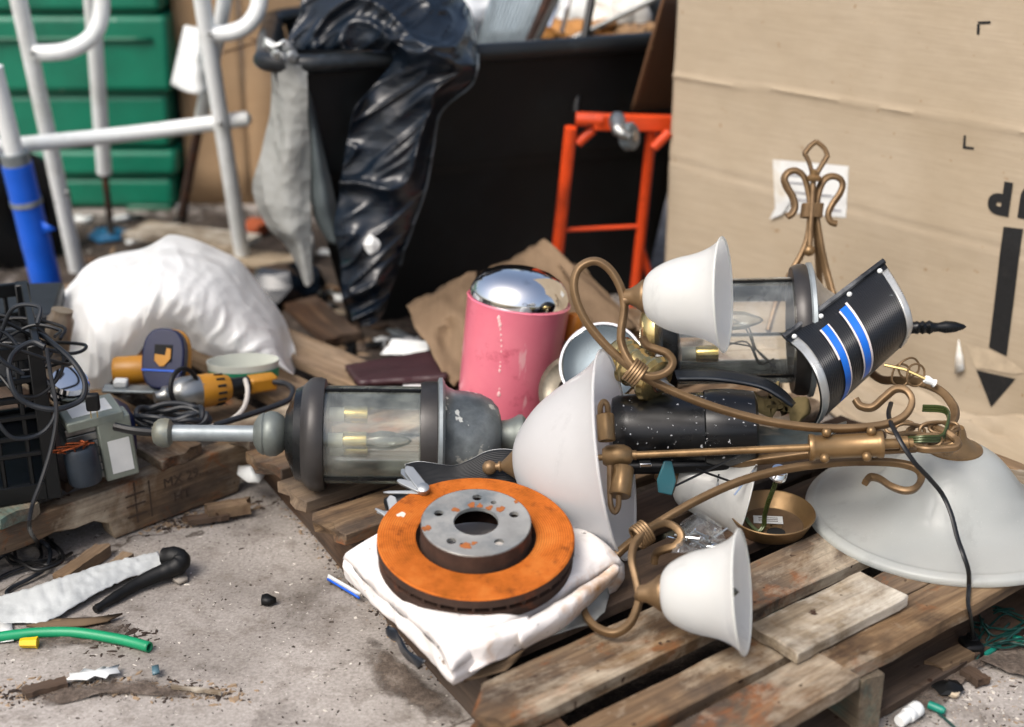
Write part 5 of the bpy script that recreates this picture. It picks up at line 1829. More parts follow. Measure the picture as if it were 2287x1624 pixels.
# folding multi tool
mt_ = thing('multi_tool', 'silver folding multi tool sprawled open beside the brake disc', 'multi tool', S(900, 1110, 0.17))
m_satin = simple('satin_steel', '#a4a8a9', 0.33, 0.8, 0.12, 14, 0.03)
def blade(name, p0, p1, w, th=0.004, taper=0.6, mat=m_satin):
    d = p1 - p0
    L = d.length
    out = [(0, -w / 2), (L * .85, -w / 2 * taper), (L, -w * 0.1), (L, w * 0.12), (L * .85, w / 2 * taper), (0, w / 2), (-w * .35, w * .25), (-w * .35, -w * .25)]
    m = MB()
    m.prism(out, -th / 2, th / 2, axes(p0, d, (0, -0.6, 1)))
    return m.build(name, mat, mt_, bevel=0.0012)
pv = A(946, 1093, 2.07)
blade('handle', pv, A(908, 1044, 2.10), 0.016, 0.008, 0.95)
blade('handle', A(935, 1088, 2.075), A(898, 1050, 2.11), 0.013, 0.006, 0.95)
blade('plier_jaw', pv, A(888, 1074, 2.09), 0.018, 0.006, 0.5)
blade('hook_blade', A(940, 1100, 2.07), A(856, 1100, 2.09), 0.006, 0.003, 0.8)
blade('handle', A(885, 1155, 2.06), A(872, 1108, 2.08), 0.015, 0.007, 0.95)
blade('blade', A(905, 1150, 2.05), A(842, 1144, 2.07), 0.014, 0.003, 0.4)
blade('blade', A(890, 1165, 2.04), A(838, 1136, 2.06), 0.012, 0.003, 0.4)
m = MB(); m.lathe([(0, -0.006), (0.0075, -0.006), (0.0085, -0.004), (0.0085, 0.005), (0.006, 0.0065), (0, 0.0065)], 20, frame(pv, (0, -.5, 1))); m.build('pivot', m_satin, mt_)
m = MB(); m.box((0, 0, 0), (0.06, 0.025, 0.03), axes(A(905, 1122, 2.09), (0.8, 0.3, 0.2))); m.build('black_grip', m_black, mt_, bevel=0.006)

# grey plate, dark ring and brass base behind the bowl
pl_M = frame(A(1345, 815, 2.46), Vector((-0.25, -0.75, 0.6)))
pl = thing('metal_plate', 'round grey metal plate with chrome rim behind the glass bowl', 'plate', M=pl_M)
m = MB(); m.lathe([(0, 0.0), (0.045, 0.0), (0.062, 0.006), (0.07, 0.009), (0.07, 0.005), (0.05, -0.004), (0, -0.004)], 48); m.build('dish', simple('blue_grey_enamel', '#4f595f', 0.3, 0.6, 0.15, 8, 0.05), pl, local=True)
m = MB(); m.lathe([(0.069, 0.004), (0.073, 0.006), (0.074, 0.011), (0.070, 0.012), (0.068, 0.009)], 48); m.build('rim', m_chrome, pl, local=True)
dr_M = frame(A(1268, 868, 2.5), Vector((-0.55, -0.7, 0.5)))
m = MB(); m.lathe([(0.02, 0), (0.04, 0), (0.048, 0.006), (0.058, 0.004), (0.062, -0.004), (0.05, -0.012), (0.03, -0.012)], 40, dr_M)
tag(m.build('trim_ring', simple('tarnished_trim', '#7c7566', 0.4, 0.5, 0.2, 10, 0.1, dirt='#2e2a25')), 'tarnished metal trim ring leaning between the canister and the glass bowl', 'ring')
bb_M = frame(A(1395, 806, 2.26), A(1490, 866, 2.20) - A(1395, 806, 2.26))
bs = thing('brass_fitting', 'stepped brass lamp fitting with threaded stud under the wire binding', 'lamp fitting', M=bb_M)
m = MB(); m.lathe([(0, -0.02), (0.03, -0.02), (0.036, -0.012), (0.036, 0.0), (0.032, 0.004), (0.034, 0.01), (0.031, 0.016), (0.033, 0.024), (0.029, 0.03), (0.03, 0.045), (0.024, 0.052), (0, 0.052)], 40); m.build('stepped_body', m_oldbrass, bs, local=True)
m = MB(); m.lathe([(0, 0.05), (0.02, 0.05), (0.037, 0.06), (0.039, 0.066), (0.034, 0.073), (0.014, 0.078), (0, 0.078)], 40); m.build('flared_cap', m_oldbrass, bs, local=True)
m = MB(); m.lathe([(0, 0.076), (0.012, 0.076), (0.0125, 0.083), (0.0095, 0.084), (0.0095, 0.09), (0.008, 0.092), (0.008, 0.104), (0.0065, 0.106), (0, 0.106)], 24); m.build('threaded_stud', m_steel, bs, local=True)
m = MB(); m.lathe([(0.0102, 0.078), (0.0155, 0.078), (0.0155, 0.083), (0.0102, 0.083)], 6); m.build('rusty_nut', m_rust, bs, local=True)

# yellow foam, dark sheet, thin rods, teal clip under the pile
m = MB()
m.grid(20, 6, lambda a, b: A(1662 + 122 * a, 892 + 34 * b - 8 * sin(pi * a), 2.32 + 0.012 * nz((a * 6, b * 4, 0), 1)))
tag(m.build('foam_strip', simple('yellow_foam', '#8a7a52', 0.9, 0, 0.3, 20, 0.5, 60), solid=0.03), 'ragged yellow foam strip under the clear lantern', 'foam')
m = MB()
m.grid(24, 10, lambda a, b: A(1660 + 230 * a, 955 + 55 * b * sin(pi * (0.15 + 0.8 * a)) - 12 * a, 2.3 - 0.1 * b) + Vector((0, 0, 0.006 * nz((a * 5, b * 5, 0), 1))))
tag(m.build('plastic_sheet', simple('dark_grey_film', '#3e4648', 0.35, 0, 0.25, 8, 0.2), solid=0.002), 'dark grey plastic sheet under the ribbed housing', 'plastic sheet')
for k, (p, q, mt, lb) in enumerate((((1494, 1092), (1665, 1010), m_cable, 'thin black rod crossing under the chandelier rod, pointing right'), ((1640, 1106), (1690, 1040), m_chrome, 'thin chrome rod beside the half hidden shade'), ((1555, 1048), (1650, 1082), m_cable, 'short black rod resting on the half hidden shade'), ((1600, 1100), (1606, 1060), m_chrome, 'short upright chrome rod under the lower arm'))):
    m = MB(); m.tube([A(*p, 2.18), A(*q, 2.2)], 0.0018, 6); tag(m.build('thin_rod', mt), lb, 'rod')
m = MB()
m.prism([(0, 0), (0.022, -0.004), (0.026, 0.02), (0.016, 0.05), (0.004, 0.05), (-0.004, 0.02)], -0.002, 0.002, axes(A(1470, 1100, 2.15), (1, .1, -.1), (0, -1, .2)))
tag(m.build('plastic_tab', simple('teal_plastic', '#2f5f68', 0.3, 0, 0.15, 9, 0), bevel=0.003), 'small teal plastic tab below the chandelier rod', 'plastic tab')

# clear bag of screws
cbg = thing('screw_bag', 'crumpled clear plastic bag of screws beside the brass dish', 'bag', S(1570, 1215, 0.12))
m_clear = clear('clear_bag', (0.93, 0.95, 0.96, 1), 1.45, 0.06, '#c4c8cc', 20, 0.6)
def cbp(a, b):
    u = 1500 + 130 * a + 40 * (1 - b) * (0.5 - a)
    v = 1140 + 95 * b + 30 * abs(a - 0.45) * (1 - b) * 2
    return A(u, v, 2.12 - 0.10 * b + 0.03 * nz((a * 5, b * 5, 0), 1, 3) + 0.018 * ridged((a * 4, b * 4, 0), 1, 5) - 0.04 * sin(pi * a))
m = MB(); m.grid(30, 26, cbp); m.build('film', m_clear, cbg, ang=20)
for k in range(16):
    p = S(1545 + random.uniform(-30, 60), 1205 + random.uniform(-14, 18), 0.13 + random.uniform(0, 0.02))
    d = Vector((random.uniform(-1, 1), random.uniform(-.5, .5), random.uniform(-.4, .7))).normalized()
    m = MB(); m.tube([p, p + d * 0.026], 0.0021, 7); m.lathe([(0, 0), (0.0042, 0), (0.0042, 0.0025), (0, 0.0025)], 8, frame(p, d)); m.build('screw', m_chrome if k % 2 else m_satin, cbg)

# black flat cord across the dome, with plug
kc = thing('extension_cable', 'black flat power cable draped over the large glass dome down to its plug', 'cable', S(2165, 1450, 0))
m = MB()
pts = [A(1990, 900, 2.2), A(1985, 930, 2.12), A(2005, 975, 2.07), A(2040, 1030, 2.06), A(2075, 1068, 2.08), A(2105, 1105, 2.1), A(2125, 1150, 2.09), A(2138, 1200, 2.07), A(2152, 1240, 2.05), A(2163, 1275, 2.05), S(2164, 1310, .128), S(2162, 1345, .126), S(2166, 1368, .118), S(2170, 1392, .07), S(2172, 1425, .03)]
m.tube(crom(pts, 6), 0.0026, 8, aspect=1.45, up=(1, 0, 0))
m.build('cord', m_cable, kc)
m = MB(); m.box((0, 0, 0), (0.035, 0.03, 0.024), axes(S(2168, 1446, 0.014), (0.1, -1, 0))); m.build('plug', m_rubber, kc, bevel=0.005)
m = MB(); m.box((0, 0, 0), (0.02, 0.014, 0.014), axes(S(2171, 1428, 0.022), (0.05, -1, -.3))); m.build('strain_relief', m_rubber, kc, bevel=0.003)

# ------------------------------------------------------------------ torn cardboard behind the canister
def slab(name, pts, lb, mat, t=0.006, seed=1, amp=0.01, nu=26, nv=18):
    c = [A(*p) for p in pts]
    def fn(a, b):
        p = c[0].lerp(c[1], a).lerp(c[3].lerp(c[2], a), b)
        e = min(a, 1 - a, b, 1 - b)
        if e < 0.001:
            p = p + (c[1] - c[0]) * 0.035 * nz((a * 9, b * 9, 0), 1, seed) + (c[3] - c[0]) * 0.035 * nz((a * 9, b * 9, 2), 1, seed)
        return p + Vector((0, -1, 0.4)) * amp * (nz((a * 4, b * 4, 0), 1, seed + 3) + 0.6 * ridged((a * 3, b * 5, 0), 1, seed))
    m = MB(); m.grid(nu, nv, fn)
    return tag(m.build(name, mat, solid=t), lb, 'cardboard')
slab('cardboard_piece', [(902, 685, 2.95), (1062, 602, 2.98), (1110, 830, 2.72), (1010, 860, 2.7)], 'torn brown cardboard piece leaning left of the pink canister', m_card_torn, seed=2, amp=0.03)
slab('cardboard_piece', [(1075, 610, 3.02), (1215, 535, 3.05), (1420, 730, 2.78), (1180, 760, 2.7)], 'torn brown cardboard piece leaning behind the pink canister', m_card_torn, seed=5, amp=0.035)
slab('cardboard_piece', [(1230, 560, 3.04), (1300, 600, 3.05), (1470, 770, 2.8), (1330, 780, 2.72)], 'crumpled brown cardboard piece behind the upper loop of the chandelier', m_card_torn, seed=8, amp=0.04)
o = slab('book', [(770, 815, 2.86), (960, 782, 2.9), (1000, 838, 2.7), (800, 850, 2.68)], 'dark maroon folder lying flat left of the canister', simple('maroon_cover', '#3a2226', 0.5, 0, 0.2, 9, 0.1), 0.012, 3, 0.003)
o['category'] = 'folder'
o = slab('paper_sheet', [(850, 790, 2.98), (880, 756, 3.05), (955, 762, 3.03), (962, 790, 2.95)], 'white paper sheet lying behind the maroon folder', m_paper, 0.003, 4, 0.006)
o['category'] = 'paper'
o = slab('paper_sheet', [(900, 852, 2.72), (985, 850, 2.74), (985, 868, 2.68), (900, 866, 2.66)], 'narrow white paper sheet in front of the maroon folder', m_paper, 0.002, 6, 0.003)
o['category'] = 'paper'
m = MB()
m.lathe([(0, 0), (0.014, 0), (0.016, 0.01), (0.016, 0.04), (0.013, 0.05), (0, 0.05)], 20, frame(A(1275, 760, 2.62), (0.2, 0.1, 1)))
tag(m.build('pill_bottle', simple('amber_plastic', '#b8742a', 0.35, 0, 0.15, 9, 0)), 'small amber plastic bottle right of the pink canister', 'bottle')

# timbers right of the pile
b_ = board('timber_stick', 0.2, 0.03, 0.022, axes(S(2135, 1000, 0.17), S(2240, 1042, 0.15) - S(2135, 1000, 0.17)), m_wood_pale, None, 61, 0.002, 0.002, 10)
tag(b_, 'short sawn timber stick behind the large glass dome', 'stick')
b_ = board('timber_block', 0.24, 0.06, 0.03, axes(S(2203, 1072, 0.14), Vector((1, -0.35, 0))), m_wood_white, None, 62, 0.004, 0.002, 10)
tag(b_, 'grey timber offcut at the right edge behind the glass dome', 'offcut')
# ------------------------------------------------------------------ left side: white bag, crate, tools
m_bagw = frosted('white_bag_film', '#fafcfb', 0.35, 0.35, False, crinkle=(8, 0.3, 0.03), see=0.12)
top = [(100, 738), (112, 690), (150, 645), (200, 590), (250, 572), (310, 562), (345, 545), (372, 531), (420, 542), (480, 568), (520, 590), (560, 640), (600, 690), (625, 730), (640, 775), (658, 832)]
bot = [(128, 742), (150, 800), (168, 850), (195, 885), (235, 868), (265, 832), (300, 800), (330, 765), (365, 750), (400, 752), (420, 770), (450, 788), (500, 800), (560, 806), (610, 815), (655, 836)]
rows = []
NB = 7
for j in range(NB):
    b = j / (NB - 1)
    row = []
    for i, ((u0, v0), (u1, v1)) in enumerate(zip(top, bot)):
        a = i / (len(top) - 1)
        bulge = sin(pi * min(1, b * 1.0 + 0.02)) ** 0.7 * sin(pi * (0.08 + 0.84 * a))
        row.append(A(u0 + (u1 - u0) * b, v0 + (v1 - v0) * b, 2.92 - 0.14 * b - 0.15 * bulge))
    rows.append(row)
def bagd(p, a, b):
    k = a + 0.3 * (b - .5) * (a - .5) + 0.05 * nz((a * 4, b * 4, 0), 1, 11)
    w = max(0, ridged((k * 16, b * 1.6, 0), 1, 3)) ** 1.5 * 0.009 * sin(pi * (.12 + .85 * b)) + ridged((k * 20 + 3 * nz((a * 3, b * 3, 0), 1, 5), b * 6, 0), 1, 8) * 0.004 + nz(p, 9, 4) * 0.018 * sin(pi * b)
    return Vector((0, -1, 0.4)) * w
fnb = patch(rows, 130, 60, bagd)
m = MB()
m.grid(130, 60, fnb)
m.grid(130, 12, lambda a, b: fnb(a, 0) + Vector((0, 0.20 * sin(pi * (0.05 + .9 * a)) * sin(pi * b * .5) ** 0.8, -(fnb(a, 0).z - 0.13) * b ** 1.5)))
tag(m.build('plastic_bag', m_bagw, ang=180), 'puffy white plastic bag draped over tools on the left pallet', 'plastic bag')
# tail of the bag over the crate side is part of the same sheet; contents
gp = thing('plastic_tub', 'clear plastic tub with a green label under the white bag', 'tub', A(540, 840, 2.7))
m = MB()
m.lathe([(0.0, 0), (0.062, 0), (0.068, 0.008), (0.07, 0.03), (0.072, 0.055), (0.07, 0.055), (0.066, 0.03), (0.064, 0.01)], 40, axes(A(545, 846, 2.72), (1, 0.1, 0)) @ Matrix.Diagonal((.95, .5, .7, 1)))
m.build('tub', simple('milky_plastic', '#b9bdb4', 0.35, 0, 0.1, 8, 0.05), gp)
m = MB()
m.lathe([(0.0705, 0.008), (0.0735, 0.036)], 40, axes(A(545, 846, 2.72), (1, 0.1, 0)) @ Matrix.Diagonal((.95, .5, .7, 1)), radians(200), radians(350))
m.build('green_label', simple('green_label', '#1c7a58', 0.45, 0, 0.2, 14, 0), gp)

# navy and yellow power tool standing up
m_navy = simple('navy_plastic', '#0a1438', 0.45, 0, 0.2, 8, 0.1)
m_yellow = simple('yellow_plastic', '#a8741c', 0.42, 0, 0.15, 10, 0.08, dirt='#8a5d18', dirt_amt=0.25)
nt = thing('power_tool', 'navy and yellow battery tool standing under the arch of the white bag', 'power tool', A(365, 868, 2.66))
Mn = axes(A(368, 802, 2.64), (1, -0.12, 0), (0.05, -0.9, 0.42))
def oval(w, h, n=30, e=0.75):
    return [(w * math.copysign(abs(cos(t)) ** e, cos(t)), h * math.copysign(abs(sin(t)) ** e, sin(t))) for t in [tau * i / n for i in range(n)]]
m = MB(); m.prism(oval(0.041, 0.057), -0.012, 0.012, Mn); m.build('face_plate', m_navy, nt, bevel=0.004)
m = MB(); m.prism(oval(0.044, 0.058), -0.028, -0.012, Mn); m.build('rear_shell', m_yellow, nt, bevel=0.004)
m = MB(); m.prism([(-0.016, -0.006), (0.018, -0.006), (0.018, 0.026), (-0.016, 0.026)], 0.0125, 0.0135, Mn); m.build('socket_recess', m_void, nt)
m = MB(); m.prism([(-0.014, -0.004), (-0.004, -0.014), (0.004, -0.014), (0.016, 0.0), (0.016, 0.018), (0.008, 0.02), (0.006, 0.006), (-0.014, 0.008)], 0.0137, 0.016, Mn); m.build('contact_block', m_yellow, nt)
m = MB(); m.box((0, -0.022, 0.013), (0.076, 0.003, 0.002), Mn); m.build('seam', m_bluetape, nt)
m = MB(); m.lathe([(0, -0.04), (0.024, -0.04), (0.027, -0.034), (0.027, 0.034), (0.024, 0.04), (0, 0.04)], 24, frame(A(303, 826, 2.68), (1, 0.1, 0.02))); m.build('motor_drum', m_yellow, nt)
m = MB(); m.box((0, 0, 0), (0.13, 0.03, 0.006), axes(A(310, 870, 2.64), (1, 0.05, -0.05))); m.build('base_shoe', m_galv, nt, bevel=0.002)
m = MB(); m.box((0, 0, 0), (0.025, 0.02, 0.014), axes(A(270, 855, 2.64), (1, 0.05, -0.05))); m.build('bracket', m_paper, nt, bevel=0.003)

# yellow angle grinder
ag = thing('angle_grinder', 'yellow corded angle grinder lying in front of the white bag', 'angle grinder', A(430, 890, 2.58))
p0, p1 = A(345, 888, 2.56), A(620, 850, 2.68)
gax = (p1 - p0).normalized()
m = MB()
m.lathe([(0, 0.0), (0.010, 0.0), (0.012, 0.012), (0.018, 0.018), (0.018, 0.03), (0.024, 0.036), (0.03, 0.045), (0.0315, 0.07), (0.030, 0.085), (0, 0.085)], 28, frame(p0, gax))
m.build('gear_head', m_steel, ag)
m = MB(); m.lathe([(0, 0.083), (0.031, 0.083), (0.031, 0.10), (0.0285, 0.125), (0.022, 0.14), (0, 0.14)], 28, frame(p0, gax)); m.build('motor_body', m_yellow, ag)
Mg = frame(p0, gax)
for k in range(7):
    m = MB(); m.box((0.0292 * cos(tau * k / 14 + 1.7), 0.0292 * sin(tau * k / 14 + 1.7), 0.118), (0.004, 0.004, 0.016), Mg); m.build('vent', m_void, ag)
for k in range(4):
    m = MB(); m.lathe([(0, 0), (0.003, 0), (0.003, 0.0015), (0, 0.0015)], 8, Mg @ Matrix.Translation((0.029 * cos(k * 1.57 + .8), 0.029 * sin(k * 1.57 + .8), 0.0835))); m.build('screw', m_steel, ag)
m = MB(); m.lathe([(0, 0.138), (0.020, 0.138), (0.0165, 0.15), (0.0165, 0.178), (0, 0.18)], 20, frame(p0, gax)); m.build('grip', m_black, ag)
m = MB(); m.box((0, 0, 0), (0.055, 0.032, 0.03), axes(p0 + gax * 0.205, gax)); m.build('tail_handle', m_yellow, ag, bevel=0.006)
m = MB(); m.tube([frame(A(412, 868, 2.555), Vector((0.8, -0.45, 0.2))) @ Vector((0.034 * cos(t), 0.036 * sin(t), 0)) for t in [tau * i / 30 for i in range(30)]], 0.0045, 8, closed=True); m.build('guard_ring', m_rubber, ag)

def cord(name, pts, r, mat, lb, cat='cable', n=6):
    m = MB(); m.tube(crom(pts, n), r, 8)
    return tag(m.build(name, mat), lb, cat)
m_greycord = simple('grey_cable', '#b8b3ab', 0.55, 0, 0.15, 12, 0.05)
cord('cable', [A(548, 848, 2.63), A(553, 875, 2.6), A(545, 910, 2.55), A(520, 935, 2.52), A(480, 950, 2.48), A(455, 956, 2.46)], 0.0045, m_greycord, 'pale grey cable curving down from the grinder')
m_slate = simple('slate_cable', '#161b21', 0.5, 0, 0.2, 12, 0.05)
cord('cable', [A(612, 853, 2.66), A(640, 858, 2.64), A(654, 872, 2.6), A(645, 893, 2.57), A(600, 912, 2.54), A(545, 930, 2.5), A(480, 950, 2.46)], 0.0055, m_slate, 'slate coloured cable looping right of the grinder')
pts = []
for k in range(56):
    t = tau * k / 14
    c = A(380, 930, 2.47)
    pts.append(c + Vector((0.062 * cos(t) * (1 + 0.1 * sin(k)), 0.03 * sin(t) * (1 + .1 * cos(k * 1.7)), -0.012 + 0.007 * (k // 14) + 0.004 * sin(k * 2.1))))
cord('cable', pts, 0.005, m_slate, 'coiled slate cable in front of the angle grinder', n=3)
cord('cable', [A(300, 952, 2.5), A(293, 935, 2.5), A(305, 925, 2.5), A(325, 935, 2.48), A(345, 958, 2.44)], 0.003, m_greycord, 'small loop of pale grey cable left of the coil')

# navy pouch behind the transformer
m = MB()
rows = [[A(205, 910, 2.5), A(240, 902, 2.48), A(275, 915, 2.5)], [A(215, 940, 2.46), A(260, 930, 2.44), A(292, 945, 2.46)], [A(240, 990, 2.44), A(275, 985, 2.42), A(296, 990, 2.44)], [A(255, 1020, 2.44), A(275, 1020, 2.42), A(290, 1015, 2.44)]]
m.grid(16, 16, patch(rows, 16, 16, lambda p, a, b: Vector((0, -0.01, 0)) * ridged(p, 20, 1)))
tag(m.build('fabric_pouch', m_navy, solid=0.012), 'navy fabric pouch wedged behind the transformer', 'pouch')

# transformer
tf0 = A(222, 1000, 2.36)
Mt = axes(tf0, (0.86, 0.48, 0.06))
tf = thing('transformer', 'grey steel transformer with paper labels and a dark coil', 'transformer', M=Mt)
m_tf = simple('grey_green_steel', '#858c82', 0.45, 0.35, 0.15, 9, 0.06, dirt='#5f655e', dirt_amt=0.3)
m = MB(); m.box((0.0, 0.03, 0.052), (0.094, 0.085, 0.018)); m.build('top_bracket', m_tf, tf, local=True, bevel=0.003)
m = MB(); m.box((0.028, 0.008, -0.004), (0.056, 0.04, 0.112)); m.build('side_bracket', m_tf, tf, local=True, bevel=0.003)
for k in range(7):
    m = MB(); m.box((-0.006, 0.035, 0.038 - k * 0.0145), (0.086, 0.068, 0.0125)); m.build('lamination', m_steel, tf, local=True, bevel=0.0008)
m = MB(); m.lathe([(0, -0.05), (0.026, -0.05), (0.028, -0.045), (0.028, 0.01), (0.024, 0.016), (0, 0.016)], 24, Matrix.Translation((-0.032, -0.005, 0))); m.build('coil', simple('varnished_coil', '#2b333c', 0.4, 0.2, 0.25, 30, 0.3, 60), tf, local=True)
for k in range(8):
    m = MB()
    a = k * 0.8
    m.tube(crom([Vector((-0.045 + 0.02 * cos(a), -0.015 + 0.01 * sin(a), 0.016)), Vector((-0.05 + 0.03 * cos(a), -0.02 + 0.012 * sin(a), 0.026)), Vector((-0.04 + 0.03 * sin(a), -0.02, 0.02))], 4), 0.0016, 6)
    m.build('copper_end', simple('copper_wire', '#8a4524', 0.4, 0.7, 0.3, 20, 0) if k == 0 else bpy.data.materials['copper_wire'], tf, local=True)
m = MB(); m.box((0.0, 0.03, 0.0615), (0.066, 0.05, 0.0008)); m.build('paper_label', m_label, tf, local=True)
m = MB(); m.box((0.030, -0.0124, -0.018), (0.036, 0.0008, 0.06)); m.build('paper_label', m_label, tf, local=True)

# black milk crate
ck = S(140, 1112, 0.12)
ex = Vector((-0.93, -0.36, 0)).normalized()
ey = Vector((0.36, -0.93, 0)).normalized() * -1
ck = ck + ey * 0.0
mc = thing('milk_crate', 'black plastic milk crate full of cables at the left edge', 'crate', ck)
W_, D_, H_ = 0.34, 0.34, 0.27
def cbox(nm, c, d):
    m = MB(); m.box(c, d, Matrix((ex, ey, Vector((0, 0, 1)))).transposed().to_4x4())
    m.v = [p + ck for p in m.v]
    return m.build(nm, m_black, mc, bevel=0.002, bseg=1)
for x in (0.012, W_ - 0.012):
    for y in (0.012, D_ - 0.012):
        cbox('corner_post', (x, y, H_ / 2), (0.024, 0.024, H_))
for y in (0.008, D_ - 0.008):
    for z, h in ((0.016, 0.032), (0.085, 0.010), (0.115, 0.010), (0.150, 0.010), (0.18, 0.010), (0.212, 0.010), (H_ - 0.012, 0.024)):
        cbox('side_rail', (W_ / 2, y, z), (W_ - 0.03, 0.012, h))
    for k in range(1, 8):
        cbox('side_slat', (W_ * k / 8, y, H_ / 2), (0.008, 0.009, H_ - 0.03))
for x in (0.008, W_ - 0.008):
    for z, h in ((0.016, 0.032), (0.085, 0.010), (0.12, 0.010), (0.160, 0.010), (0.2, 0.010), (H_ - 0.012, 0.024)):
        cbox('end_rail', (x, D_ / 2, z), (0.012, D_ - 0.03, h))
    for k in range(1, 8):
        cbox('end_slat', (x, D_ * k / 8, H_ / 2), (0.009, 0.008, H_ - 0.03))
cbox('crate_floor', (W_ / 2, D_ / 2, 0.006), (W_ - 0.02, D_ - 0.02, 0.01))
# dark bundle inside the crate
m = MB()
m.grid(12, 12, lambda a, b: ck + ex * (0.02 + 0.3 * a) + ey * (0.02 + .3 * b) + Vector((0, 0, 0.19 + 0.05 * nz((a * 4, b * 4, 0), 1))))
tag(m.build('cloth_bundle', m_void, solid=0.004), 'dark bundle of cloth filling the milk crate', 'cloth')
# loops of black cable over the crate
def wild(c, n, rx, ry, rz, seed, turn=2.5):
    rnd = random.Random(seed)
    pts = []
    for k in range(n):
        t = turn * tau * k / n
        pts.append(c + Vector((rx * cos(t) * (1 + 0.35 * rnd.uniform(-1, 1)), ry * sin(t) * (1 + .3 * rnd.uniform(-1, 1)), rz * sin(t * 0.7 + 1) + rnd.uniform(-.02, .02))))
    return pts
cord('cable', [A(-10, 742, 2.42), A(40, 737, 2.38), A(90, 748, 2.33), A(128, 775, 2.28), A(165, 810, 2.25), A(189, 852, 2.24), A(185, 888, 2.23), A(160, 905, 2.22), A(120, 915, 2.2), A(70, 905, 2.19), A(35, 880, 2.18), A(20, 830, 2.18), A(30, 790, 2.2), A(70, 765, 2.22), A(100, 775, 2.22)], 0.0045, m_slate, 'thick slate cable making one big loop over the crate')
cord('cable', wild(A(60, 800, 2.26), 20, 0.06, 0.05, 0.05, 3), 0.003, m_cable, 'thin black cable tangled on top of the crate')
cord('cable', wild(A(20, 830, 2.22), 18, 0.05, 0.04, 0.08, 5, 2), 0.0035, m_slate, 'slate cable hanging down the front of the crate')
cord('cable', wild(A(40, 770, 2.4), 22, 0.09, 0.06, 0.03, 8, 3), 0.003, m_cable, 'black cable coiled at the back of the crate')
cord('cable', [A(105, 780, 2.2), A(112, 830, 2.17), A(125, 900, 2.14), A(124, 950, 2.12), A(112, 1010, 2.1), A(90, 1080, 2.08), A(72, 1130, 2.06), A(66, 1180, 2.04), S(85, 1215, .03), S(92, 1245, .012), S(60, 1265, .01), S(20, 1280, .008), S(-20, 1300, .006)], 0.0032, m_cable, 'black cable hanging from the crate down to the concrete')
def floor_wild(u, v, n, ru, rv, seed, turn):
    rnd = random.Random(seed)
    return [S(u + ru * cos(turn * tau * k / n) * (1 + .4 * rnd.uniform(-1, 1)), v + rv * sin(turn * tau * k / n) * (1 + .5 * rnd.uniform(-1, 1)), 0.006 + 0.022 * rnd.random()) for k in range(n)]
cord('cable', floor_wild(85, 1235, 24, 55, 28, 2, 3), 0.0032, m_cable, 'tangle of black cable on the concrete below the left pallet')
cord('cable', [S(-20, 1260, .01), S(30, 1225, .03), S(75, 1205, .04), S(110, 1225, .02), S(105, 1265, .012), S(70, 1290, .008), S(30, 1310, .006), S(15, 1325, .006), S(40, 1335, .006)], 0.0035, m_slate, 'slate cable curving across the tangle on the concrete')
# plug beside the transformer
pg = thing('plug', 'small black plug hanging beside the transformer', 'plug', A(206, 905, 2.3))
m = MB(); m.box((0, 0, 0), (0.022, 0.014, 0.03), axes(A(207, 898, 2.3), (1, .2, 0))); m.build('body', m_rubber, pg, bevel=0.004)
for s in (-1, 1):
    m = MB(); m.box((s * 0.005, 0, -0.02), (0.0015, 0.005, 0.014), axes(A(207, 898, 2.3), (1, .2, 0))); m.build('prong', m_oldbrass, pg)
# dark case and tyre at the far left
m = MB()
m.box((0, 0, 0), (0.2, 0.2, 0.04), axes(A(15, 690, 2.75), (1, 0.2, -0.03)))
tag(m.build('flat_case', simple('slate_case', '#14181c', 0.5, 0, 0.2, 8, 0.1), bevel=0.008), 'flat dark grey case behind the crate cables', 'case')
ty = thing('tyre', 'worn black tyre standing behind the blue taped leg', 'tyre', S(60, 640, 0))
Mty = frame(Yp(30, 470, 3.72), (0.75, -0.6, 0.1))
m = MB(); m.lathe([(0.075, -0.05), (0.13, -0.055), (0.155, -0.045), (0.162, -0.02), (0.162, 0.02), (0.155, 0.045), (0.13, 0.055), (0.075, 0.05)], 40, Mty); m.build('tread', m_rubber, ty)
m = MB(); m.lathe([(0, -0.01), (0.03, -0.01), (0.03, 0.02), (0.077, 0.03), (0.077, -0.03), (0.0, -0.03)], 32, Mty); m.build('rim', m_black, ty)
# silver aluminium cup by the bag, and jar
cc = MB(); cc.lathe([(0, 0), (0.03, 0), (0.034, 0.004), (0.0345, 0.012), (0.031, 0.02), (0.0335, 0.028), (0.03, 0.036), (0, 0.04)], 24, frame(A(152, 882, 2.42), (0.3, -0.3, 1)))
tag(cc.build('aluminium_cap', m_chrome), 'bright ribbed aluminium cap between the crate and the white bag', 'cap')
jr = MB(); jr.lathe([(0, 0), (0.033, 0), (0.035, 0.006), (0.035, 0.085), (0.028, 0.095), (0.028, 0.11), (0, 0.11)], 24, frame(A(125, 780, 2.62), (0.25, 0.1, 1)) @ Matrix.Diagonal((.7, .7, .7, 1)))
tag(jr.build('jar', simple('tan_jar', '#8a7a66', 0.35, 0.2, 0.25, 9, 0.05)), 'dusty brown jar between the crate and the white bag', 'jar')

